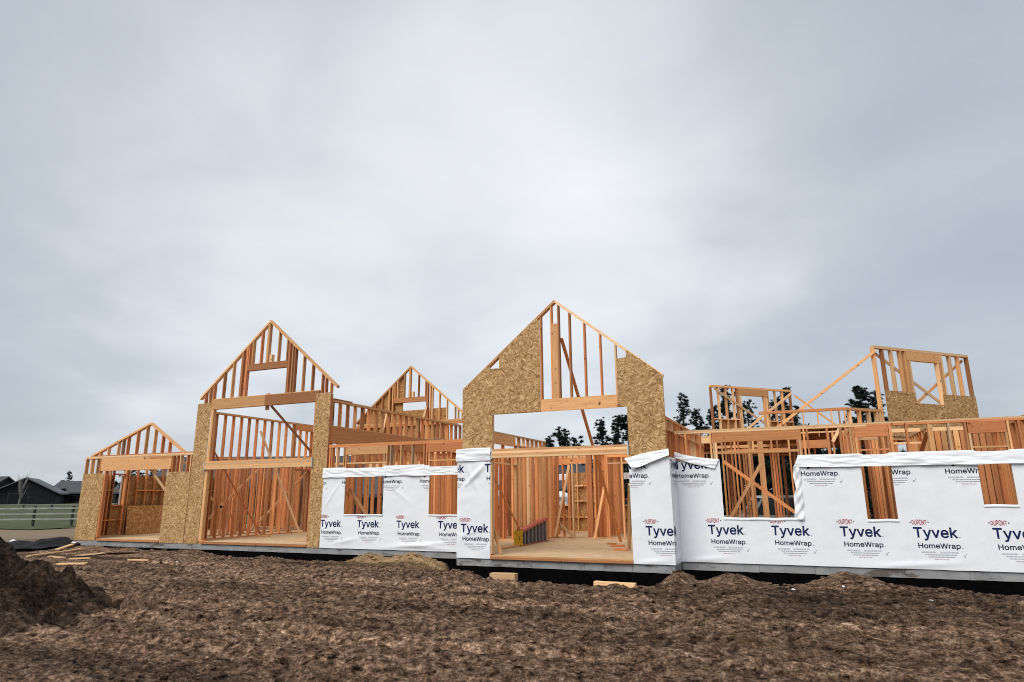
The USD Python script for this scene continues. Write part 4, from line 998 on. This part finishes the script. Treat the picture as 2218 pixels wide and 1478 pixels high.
# black plastic sheet weighed down with pale bags at the left
def tarp_z(X, Y):
    u = X + 25.9 - (Y - 16.2) * 0.1
    h = 0.05 + 0.26 * np.exp(-((u + 0.6) / 0.7) ** 2 - ((Y - 16.9) / 0.7) ** 2) + 0.12 * np.exp(-((u + 2.2) / 0.8) ** 2 - ((Y - 16.2) / 0.8) ** 2)
    p = np.stack([X * 1.4, Y * 1.4, 0 * X], -1)
    return ground_z(X, Y, False) + h + 0.30 * np.abs(meshkit.fbm(p, 3, 71) - 0.5)


v_, f_ = patch(-29.0, -25.0, 14.7, 18.0, 0.08, tarp_z, lambda x, y: (y < 17.5 + 0.2 * np.sin(x * 2)) & (y > 15.2 + 0.25 * np.sin(x * 1.3) + np.clip((-25.8 - x), 0, 9) * 0.1) & (x < -25.4 + .25 * np.sin(y * 2)))
tag(obj('plastic_sheet', (v_, f_), TARP, smooth=True), 'crumpled black plastic sheet on the soil at the left, before the house corner', 'tarp')


def lump(name, c, r, m, label, cat, seed, flat=0.6, group=None):
    s = trimesh.creation.icosphere(2, r)
    s.vertices *= [1.25, 1.0, flat]
    s.vertices *= (0.75 + 0.5 * meshkit.noise(s.vertices * (2.2 / r) + seed, seed))[:, None]
    return tag(obj(name, s.apply_translation([c[0], c[1], on_ground(c[0], c[1]) + r * 0.3 + (c[2] if len(c) > 2 else 0)]), m, smooth=40), label, cat, 'bags weighing down the plastic sheet')


lump('white_bag', (-28.7, 16.6, 0.15), 0.13, PAPER, 'white bag weighing down the left end of the black plastic sheet', 'bag', 3)
lump('white_bag', (-26.0, 17.3, 0.2), 0.15, PAPER, 'white bag on the right end of the black plastic sheet', 'bag', 5)
lump('white_bag', (-25.5, 16.9, 0.1), 0.12, PAPER, 'small white bag end hanging off the right end of the black plastic sheet', 'bag', 6)

plank('board', (-23.4, 14.05), (-23.95, 16.2), 0.13, 0.04, WOOD['pale', 'y'], 'long pale board on the soil along the front of the black plastic sheet', 'board', 0.05)
plank('board', (-24.4, 15.6), (-25.1, 16.6), 0.12, 0.04, WOOD['pale', 'y'], 'short board lying against the black plastic sheet behind the long board', 'board', 0.10)
plank('board', (-22.7, 14.3), (-21.4, 13.95), 0.10, 0.03, WOOD['pale', 'x'], 'pale thin lath on the soil right of the long board', 'board', 0.04)
plank('board', (-20.9, 13.8), (-20.4, 14.1), 0.12, 0.03, WOOD['pale', 'x'], 'short pale wood strip on the soil in front of the strand board scraps', 'board', 0.04)
plank('board', (-19.5, 12.55), (-18.85, 12.95), 0.20, 0.035, WOOD['pale', 'x'], 'pale plank scrap lying alone on the soil left of centre', 'board', 0.05)
plank('board', (-18.95, 14.3), (-18.4, 14.55), 0.10, 0.03, WOOD['pale', 'x'], 'small pale wood strip on the soil below the left wing', 'board', 0.04)
plank('strand_board_scrap', (-21.5, 14.5), (-21.9, 15.7), 0.35, 0.012, OSB_FL, 'strip of strand board lying flat on the soil before the left wing', 'strand board', 0.05)
tag(obj('strand_board_scrap', bar((-21.9, 15.75, on_ground(-21.9, 15.75) + 0.05), (-21.0, 15.85, on_ground(-21, 15.85) + 0.16), 0.6, 0.012), OSB_FL), 'tilted square scrap of strand board on the soil before the left wing', 'strand board')
rs = random.Random(5)
for k, (x, y, a, lab) in enumerate(((-16.74, 14.2, 0.10, 'white scrap on the soil below the tall gable'), (-14.56, 12.68, 0.08, 'white scrap on open soil, nearer than the one below the tall gable'), (-15.5, 16.95, 0.12, 'white scrap by the footing under the right pier of the tall gable'),
                                (-7.6, 13.4, 0.06, 'small white scrap on the soil left of the entry offcut'), (-7.1, 14.7, 0.16, 'strip of white paper beside the left timber offcut'), (-4.7, 14.3, 0.05, 'tiny white scrap between the two timber offcuts'),
                                (-0.3, 14.1, 0.06, 'white scrap on the soil below the big wrapped window'), (0.6, 14.9, 0.07, 'white scrap on the soil below the narrow window'), (1.3, 14.45, 0.09, 'white scrap on the soil below the far right wrap'),
                                (-12.2, 17.0, 0.12, 'white scrap on the tan mound by the footing'), (1.9, 13.8, 0.05, 'white fleck of scrap at the far right of the soil'), (-1.4, 13.6, 0.04, 'white fleck of scrap right of the longer offcut'))):
    t = rs.uniform(0, 3)
    c = np.array([[math.cos(t), math.sin(t)], [-math.sin(t), math.cos(t)]])
    xy = np.array([(-1, -.5), (1, -.5), (1.1, .4), (.1, .6), (-.9, .5), (0, 0)]) * a * 0.55 @ c + [x, y]
    zz = np.array([on_ground(*q, r=0.08) for q in xy]) + np.array([0.02, 0.02, 0.025, 0.035, 0.02, 0.03])
    v = np.column_stack([xy, zz]); v = np.vstack([v, v - [0, 0, 0.004]])
    f = [[i, (i + 1) % 5, 5] for i in range(5)] + [[(i + 1) % 5 + 6, i + 6, 11] for i in range(5)] + sum([[[i, i + 6, (i + 1) % 5 + 6], [i, (i + 1) % 5 + 6, (i + 1) % 5]] for i in range(5)], [])
    tag(obj('paper_scrap', (v, f), PAPER), lab, 'scrap', 'scraps strewn on the soil')
# clods of dug earth strewn over the site: nobody could count them
cl, cr = [], np.random.default_rng(17)
base = trimesh.creation.icosphere(0, 1.0)
for k in range(12000):
    y = 4.6 + 12.6 * cr.random() ** 1.6 if k % 4 else cr.uniform(13.5, 17.4)
    x = cr.uniform(-1.25 * y - 1, 0.30 * y + 0.6)
    if y > lip_y(x) + 0.1 or ((x + 12.1) / 2.9) ** 2 + ((y - 5.9) / 2.5) ** 2 < 1.1:
        continue
    r = min(0.065, 0.006 + cr.exponential(0.0085) * (0.5 + y / 14))
    b = base.vertices * (0.55 + 0.9 * cr.random((len(base.vertices), 1))) * r * [1.3, 1.0, 0.6]
    cl.append((b, x, y, r))
xs, ys = np.array([c[1] for c in cl]), np.array([c[2] for c in cl])
gz = ground_z(xs, ys)
cv = np.vstack([b + [x, y, z + r * 0.25] for (b, x, y, r), z in zip(cl, gz)])
cf = np.vstack([base.faces + i * len(base.vertices) for i in range(len(cl))])
tag(obj('soil_clods', (cv, cf), DIRT), 'loose clods of earth strewn over the churned soil', kind='stuff')

# ------------------------------------------------------------------ fences, houses and trees beyond
def fence(name, pts, rails, h, pw_, rw_, label, step):
    f = thing(name, label, 'fence')
    pts = np.array(pts, float)
    seg = np.hypot(*np.diff(pts, axis=0).T); cum = np.concatenate([[0], np.cumsum(seg)])
    at = lambda t: np.array([np.interp(t, cum, pts[:, 0]), np.interp(t, cum, pts[:, 1])])
    ts = np.arange(0, cum[-1] + 0.01, step)
    gz = [on_ground(*at(t)) for t in ts]
    for k, t in enumerate(ts):
        p = at(t)
        obj('post', box(p[0] - pw_ / 2, p[0] + pw_ / 2, p[1] - pw_ / 2, p[1] + pw_ / 2, gz[k] - 0.3, gz[k] + h), POST, f)
        if k + 1 < len(ts):
            q = at(ts[k + 1])
            dirn = (q - p) / np.linalg.norm(q - p); nrm = np.array([dirn[1], -dirn[0]]) * (pw_ / 2 + 0.02)
            if np.dot(nrm, p) > 0:
                nrm = -nrm
            for r in rails:
                obj('rail', bar((*(p + nrm), gz[k] + r), (*(q + nrm), gz[k + 1] + r), 0.04, rw_), RAIL, f)
    return f


fence('rail_fence', [(-51.5, 25.9), (-47.7, 28.6), (-45.5, 30.1), (-38, 36.5)], (0.52, 0.87, 1.22), 1.36, 0.13, 0.10, 'weathered three-rail fence nearest the house at the left edge of the site', 2.35)
fence('rail_fence', [(-102, 49), (-90.3, 59.8), (-80, 69)], (0.35, 0.78), 0.92, 0.16, 0.07, 'low rail fence across the pasture before the dark barn', 3.2)


def gable_house(name, label, cat, c, ang, L, W, eave, ridge, wallm, roofm, base, gable_front=False, trims=True, windows=(), over=0.6):
    """A house whose ridge runs along local x. c: centre, base: ground height, windows: (side 'f' or 'g', s, z, w, h) on the front long side or the right gable end."""
    h = thing(name, label, cat, (c[0], c[1], base), ang)
    pts = np.array([(x, s * W / 2, z) for x in (-L / 2, L / 2) for s, z in ((-1, -0.5), (-1, eave), (0, ridge), (1, eave), (1, -0.5))]) if False else None
    prof = shapely.Polygon([(-W / 2, -1.0), (W / 2, -1.0), (W / 2, eave), (0, ridge - 0.15), (-W / 2, eave)])
    m = trimesh.creation.extrude_polygon(prof, L, engine='earcut')
    m.vertices = m.vertices[:, [2, 0, 1]] - [L / 2, 0, 0]
    obj('wall', m, wallm, h)
    sl = (ridge - eave) / (W / 2); t = 0.22; ov = over
    for s in (-1, 1):
        y1, z1 = s * (W / 2 + ov), eave - ov * sl
        v = [(x, y, z) for x in (-L / 2 - ov, L / 2 + ov) for y, z in ((0, ridge), (y1, z1), (y1, z1 + t), (0, ridge + t))]
        mm = trimesh.convex.convex_hull(np.array(v) + 1e-6)
        obj('roof', mm, roofm, h)
        if trims:
            obj('fascia', box(-L / 2 - ov, L / 2 + ov, min(y1, y1 + s * .06), max(y1, y1 + s * .06), z1 - 0.04, z1 + t + 0.02), TRIM, h)
    for side, s, z, w, hh in windows:
        if side == 'f':
            fr_ = obj('window', box(s - w / 2, s + w / 2, -W / 2 - 0.05, -W / 2 - 0.002, z, z + hh), TRIM, h)
            obj('pane', box(s - w / 2 + .08, s + w / 2 - .08, -W / 2 - 0.07, -W / 2 - 0.052, z + .08, z + hh - .08), BLACK, fr_)
        else:
            fr_ = obj('window', box(L / 2 + 0.002, L / 2 + 0.05, s - w / 2, s + w / 2, z, z + hh), TRIM, h)
            obj('pane', box(L / 2 + 0.052, L / 2 + 0.07, s - w / 2 + .08, s + w / 2 - .08, z + .08, z + hh - .08), BLACK, fr_)
    return h


# dark barn at the left: its gable end turned to the view, a lower long range behind
barn = gable_house('barn', 'dark barn with a grey gable roof at the left beyond the pasture', 'barn', (-161.5, 95.5), math.atan2(-0.62, 0.784) + 0.0, 17, 11.6, 2.55, 5.6, DARK_WALL, SHINGLE, 0.35, windows=(('g', 1.6, 0.9, 1.4, 0.7), ('g', -1.0, 0.1, 3.6, 2.3)), over=0.8)
gable_house('barn_range', 'long low dark range joined to the left of the barn', 'barn', (-176.5, 88.0), math.radians(25), 22, 12, 3.0, 6.0, DARK_WALL, SHINGLE_D, 0.4, windows=(('f', 6, 0.8, 1.4, 1.2),))
gable_house('far_house', 'brown house with dormer roof beside the left corner of the timber house', 'house', (-164.5, 110.5), math.radians(23), 13, 8.5, 3.0, 5.5, BROWN_WALL, SHINGLE_D, 0.1, windows=(('f', -3, 3.0, 1.3, 0.9), ('f', 0, 0.6, 2.4, 1.6), ('f', -4.4, 0.6, 1.2, 1.5)))
gable_house('neighbour_house', 'grey-roofed neighbour house seen through the tall gable', 'house', (-54.5, 58.0), math.radians(24), 22, 11, 2.9, 6.0, DARK_WALL, SHINGLE_D, -0.1, windows=(('f', -4, 0.8, 1.8, 1.3), ('f', 3, 0.8, 1.8, 1.3), ('f', 8, 0.8, 1.2, 1.3)))
gable_house('neighbour_garage', 'low grey-roofed neighbour garage seen through the first wrapped window', 'house', (-36.0, 52.5), math.radians(24), 9.5, 7, 1.95, 3.3, DARK_WALL, SHINGLE_D, -0.15, windows=(('f', 0.5, 0.3, 3.4, 1.4),))
gable_house('neighbour_cottage', 'grey-roofed cottage seen through the entry opening', 'house', (-23.5, 76.5), math.radians(24), 15, 10, 2.9, 5.5, DARK_WALL, SHINGLE_D, -0.5, windows=(('f', -3, 0.8, 1.6, 1.3), ('f', 3, 0.8, 1.6, 1.3)))
gable_house('neighbour_shed', 'dark shed with a grey roof seen through the left wing window', 'shed', (-98, 80), math.radians(40), 14, 8, 2.5, 4.0, DARK_WALL, SHINGLE_D, 0.0, windows=(('f', 0, 0.7, 1.4, 1.2),))


def pine(x, y, h, spread, seed, label, lean=0.0, start=0.25, dens=1.0, cat='tree', group=None, shape='pine'):
    r = np.random.default_rng(seed)
    z0 = on_ground(x, y)
    t = thing('pine_tree', label, cat, (x, y, z0), 0, 'trees behind the house')
    H_ = h - z0
    n = 8
    zs = np.linspace(-0.3, H_ * 0.97, n)
    cx = lean * (zs / H_) ** 1.5 + 0.12 * np.sin(zs * 0.7 + seed); cy = 0.12 * np.cos(zs * 0.9 + seed)
    obj('trunk', tube(np.column_stack([cx, cy, zs]), np.interp(zs, [0, H_], [0.028 * H_, 0.02]), 7), BARK, t)
    V, B = [], []
    nb = int(46 * dens * H_ / 10)
    for k in range(nb):
        u = start + (1 - start) * ((k + r.random()) / nb)
        zc = u * H_; az = r.uniform(0, 2 * math.pi)
        q = (1 - u) / (1 - start)
        reach = spread * ((0.30 + 0.95 * q ** 0.75) if shape == 'pine' else (0.35 + 1.1 * math.sin(math.pi * (0.12 + 0.83 * q)))) * r.uniform(0.45, 1.15)
        bx, by = np.interp(zc, zs, cx), np.interp(zc, zs, cy)
        tip = np.array([bx + reach * math.cos(az), by + reach * math.sin(az), zc + reach * r.uniform(-0.12, 0.40)])
        p0 = np.array([bx, by, zc - 0.15 * reach])
        B.append(tube([p0, (p0 + tip) / 2 + [0, 0, 0.06 * reach], tip], [0.035, 0.022, 0.008], 4))
        m = int(r.integers(5, 9))
        for j in range(m):
            f = 0.45 + 0.6 * (j + r.random()) / m
            c = p0 + (tip - p0) * min(f, 1.05) + r.normal(0, 0.16, 3)
            rad = 0.13 + 0.18 * r.random() + 0.04 * reach
            nt = int(40 * dens ** 0.5)
            d = r.normal(0, 1, (nt, 3)); d /= np.linalg.norm(d, axis=1, keepdims=True); d[:, 2] = d[:, 2] * 0.7 + 0.2
            o = c + d * rad * r.uniform(0.0, 0.45, (nt, 1)); e = c + d * rad * r.uniform(0.75, 1.25, (nt, 1))
            sd = np.cross(d, r.normal(0, 1, (nt, 3))); sd /= np.linalg.norm(sd, axis=1, keepdims=True) + 1e-9
            wd = r.uniform(0.018, 0.04, (nt, 1))
            V.append(np.stack([o - sd * wd, o + sd * wd, e], 1).reshape(-1, 3))
    V = np.vstack(V)
    obj('crown', (V, np.arange(len(V)).reshape(-1, 3)), NEEDLE, t)
    tag(obj('limbs', cat_(B), BARK, t), kind='stuff')
    return t


TREES = [(-11.1, 71, 12.0, 1.5, 0.55, 'tall thin leaning pine just right of the entry gable', 0.28, 0.9, 'pine'), (-10.3, 77, 11.0, 1.5, 0.0, 'smaller pine between the thin leaning pine and the rear dormer frame', 0.25, 1.1, 'pine'),
         (-7.7, 70.6, 10.3, 2.1, 0.2, 'broad bushy pine left of the rear dormer frame', 0.1, 1.5, 'pine'), (-6.0, 73, 12.9, 1.7, -0.2, 'tallest pine behind the left studs of the rear dormer frame', 0.15, 1.2, 'pine'),
         (-4.4, 76, 11.5, 1.6, 0.0, 'pine behind the left jamb of the rear dormer window', 0.15, 1.1, 'pine'), (-1.7, 80.5, 11.9, 1.5, 0.0, 'pine behind the right jamb of the rear dormer window', 0.15, 1.2, 'pine'),
         (-0.7, 75.3, 12.7, 1.3, 0.0, 'thin pine behind the right studs of the rear dormer frame', 0.15, 1.2, 'pine'), (0.3, 76, 10.6, 1.1, 0.0, 'pine at the right edge of the rear dormer frame', 0.2, 1.0, 'pine'),
         (6.3, 74, 12.1, 2.0, 0.2, 'dense dark pine left of the boarded dormer', 0.15, 1.9, 'pine'), (8.7, 79.4, 12.3, 1.7, 0.0, 'pine partly behind the left post of the boarded dormer', 0.15, 1.2, 'pine'),
         (-29.6, 80.5, 8.8, 0.9, 0.0, 'small narrow tree at the left in the entry opening', 0.2, 1.0, 'pine'), (-26.6, 76.2, 9.2, 2.1, 0.0, 'round dark tree in the middle of the entry opening', 0.1, 1.8, 'round'),
         (-24.6, 77, 8.5, 1.7, 0.0, 'lighter round tree right of the round dark one in the entry opening', 0.1, 1.0, 'round'), (-19.5, 70.3, 9.5, 1.7, 0.0, 'pine left of the pair at the right of the entry opening', 0.1, 1.4, 'pine'),
         (-17.9, 70.8, 10.1, 1.2, 0.0, 'taller pine at the right of the entry opening', 0.1, 1.4, 'pine'), (-16.9, 71.1, 10.2, 1.4, 0.0, 'pine cut by the right edge of the entry opening', 0.1, 1.5, 'pine'), (-22.0, 80.5, 7.4, 0.8, 0.0, 'small bush-like pine top right of the brace in the entry opening', 0.1, 1.0, 'round'),
         (-84.3, 63.4, 5.7, 1.6, 0.0, 'dark tree top seen above the strand board through the left wing', 0.1, 1.3, 'round'), (-92.9, 72.5, 6.2, 1.0, 0.0, 'thin tree top right of the dark one seen through the left wing', 0.1, 1.0, 'pine'),
         (-207, 133, 9.6, 1.7, 0.0, 'far pine behind the brown house at the left', 0.15, 1.2, 'pine'), (-229, 145, 7.4, 2.2, 0.0, 'far bushy pine between the barn and the brown house', 0.05, 1.4, 'pine')]
for k, (x, y, h, sp, lean, lab, st, dens, shp) in enumerate(TREES):
    pine(x, y, h, sp, 100 + k, lab, lean, st, dens, shape=shp)

for k, (x, y, h, sp, lab) in enumerate(((-5.6, 47.0, 5.2, 1.9, 'low dense dark tree left of the truck behind the big wrapped window'), (-3.2, 49.0, 5.6, 2.1, 'low dense dark tree behind the cab of the truck'), (-0.9, 47.5, 5.3, 2.0, 'low dense dark tree behind the middle of the truck'),
                                       (1.4, 49.0, 5.6, 2.1, 'low dense dark tree behind the truck tail'), (3.8, 48.0, 5.2, 2.0, 'low dense dark tree behind the narrow wrapped window'))):
    pine(x, y, h, sp, 300 + k, lab, 0.0, 0.02, 3.2, shape='round')

# bare tree before the barn
bt = thing('bare_tree', 'leafless young tree with upright twigs before the dark barn', 'tree', (-133.0, 76.8, on_ground(-133, 76.8)))
obj('trunk', tube([(0, 0, -0.2), (0.05, 0.1, 1.4), (0.2, 0.15, 2.9)], [0.17, 0.13, 0.09], 6), BARE, bt)
tw, r = [], np.random.default_rng(9)
for k in range(46):
    z = r.uniform(1.0, 3.2); a = r.uniform(0, 6.28); l = r.uniform(1.3, 3.6)
    p = np.array([0.1, 0.1, z]); q = p + [l * 0.30 * math.cos(a), l * 0.30 * math.sin(a), l * 0.95]
    tw.append(tube([p, (p + q) / 2 + [0.12 * math.cos(a), 0.12 * math.sin(a), -0.05], q], [0.045, 0.03, 0.012], 4))
tag(obj('twigs', cat_(tw), BARE, bt), kind='stuff')

# portable toilet seen through the rear window
po = thing('portable_toilet', 'grey portable toilet with a white domed roof seen through the entry rear window', 'toilet', (-12.35, 35.0, on_ground(-12.35, 35)), 0.35)
obj('cabin', box(-0.56, 0.56, -0.56, 0.56, 0.0, 2.35), GREY_PAINT, po)
dm = trimesh.creation.icosphere(3, 0.62); dm = dm.slice_plane([0, 0, 0], [0, 0, 1], cap=True); dm.vertices *= [1, 1, 0.55]
obj('roof', dm.apply_translation([0, 0, 2.352]), WHITE_PAINT, po, smooth=40)
dr = obj('door', box(-0.40, 0.40, -0.59, -0.562, 0.12, 2.1), WHITE_PAINT, po)
obj('handle', box(0.26, 0.31, -0.62, -0.592, 1.0, 1.15), STEEL, dr)


def car(name, label, c, ang, body_m, L=4.7, W=1.85, Hh=1.75, van=False, cat='car'):
    z = on_ground(*c)
    t = thing(name, label, cat, (c[0], c[1], z), ang)
    k = L / 4.7
    low = shapely.Polygon([(-2.32, 0.36), (-2.36, 0.72), (-2.25, 0.98), (-1.0, 1.06), (2.2, 1.06), (2.34, 0.9), (2.33, 0.36)]).difference(shapely.union_all([shapely.Point(x, 0.34).buffer(0.40) for x in (-1.45, 1.4)]))
    low = affinity.scale(low, k, 1, origin=(0, 0))
    m = trimesh.creation.extrude_polygon(low, W, engine='earcut'); m.vertices = m.vertices[:, [0, 2, 1]] - [0, W / 2, 0]; m.invert()
    body = obj('body', m, body_m, t)
    cabp = [(-1.15, 1.06), (-0.55, Hh - 0.10), (1.75 if not van else 2.1, Hh - 0.10), (2.18, 1.06)]
    mc = trimesh.creation.extrude_polygon(affinity.scale(shapely.Polygon(cabp), k, 1, origin=(0, 0)), W - 0.16, engine='earcut'); mc.vertices = mc.vertices[:, [0, 2, 1]] - [0, (W - 0.16) / 2, 0]; mc.invert()
    obj('glasshouse', mc, CAR_GLASS, t)
    obj('roof', trimesh.convex.convex_hull(np.array([(x * k, y, zz) for y in (-W / 2 + .1, W / 2 - .1) for x, zz in ((-0.68, Hh - 0.12), (-0.5, Hh), (1.7, Hh), (1.95, Hh - 0.12))])), body_m, t)
    for x in (-1.12, 0.35, 1.55):
        for s in (-1, 1):
            obj('pillar', bar((x * k + (0 if x > 0 else 0.0), s * (W / 2 - .075), 1.05), (x * k + (0.50 if x < 0 else 0.02), s * (W / 2 - .075), Hh - 0.1), 0.07, 0.07), body_m, t)
    for x in (-1.45, 1.4):
        for s in (-1, 1):
            ty = trimesh.creation.cylinder(0.34, 0.22, sections=24); ty.apply_transform(trimesh.transformations.rotation_matrix(math.pi / 2, [1, 0, 0])); ty.apply_translation([x * k, s * (W / 2 - 0.12), 0.34])
            w_ = obj('wheel', ty, TYRE, t)
            ri = trimesh.creation.cylinder(0.21, 0.05, sections=20); ri.apply_transform(trimesh.transformations.rotation_matrix(math.pi / 2, [1, 0, 0])); ri.apply_translation([x * k, s * (W / 2 - 0.01), 0.34])
            obj('rim', ri, STEEL, w_)
    for s in (-1, 1):
        obj('headlight', box(-2.37 * k, -2.25 * k, s * W * 0.36 - 0.16, s * W * 0.36 + 0.16, 0.72, 0.86), WHITE_PAINT, t)
        obj('bumper', box(s * 2.36 * k - 0.06, s * 2.36 * k + 0.06, -W / 2 + .1, W / 2 - .1, 0.38, 0.58), TYRE, t)
    return t


cr_ = car('parked_truck', 'pale grey work truck parked behind the house, seen through the big wrapped window', (-1.35, 36.4), math.radians(20), SILVER, 5.2, 1.95, 2.0, True, 'truck')
lt = glyphs('CHA')
vv, ff = [], []
o = 0
for g in getattr(lt, 'geoms', [lt]):
    a, b = trimesh.creation.triangulate_polygon(fit(g, 0, 0, 1, 1) if False else g, engine='earcut'); vv.append(a); ff.append(b + o); o += len(a)
vv, ff = np.vstack(vv), np.vstack(ff)
obj('lettering', (np.column_stack([vv[:, 0] * 0.2 + 0.35, np.full(len(vv), -0.98), vv[:, 1] * 0.2 + 0.72]), ff), WHITE_PAINT, cr_)
car('parked_car', 'dark red car behind the house, seen at the right of the entry opening', (-9.2, 38.8), math.radians(22), MAROON, 4.6, 1.85, 1.95)
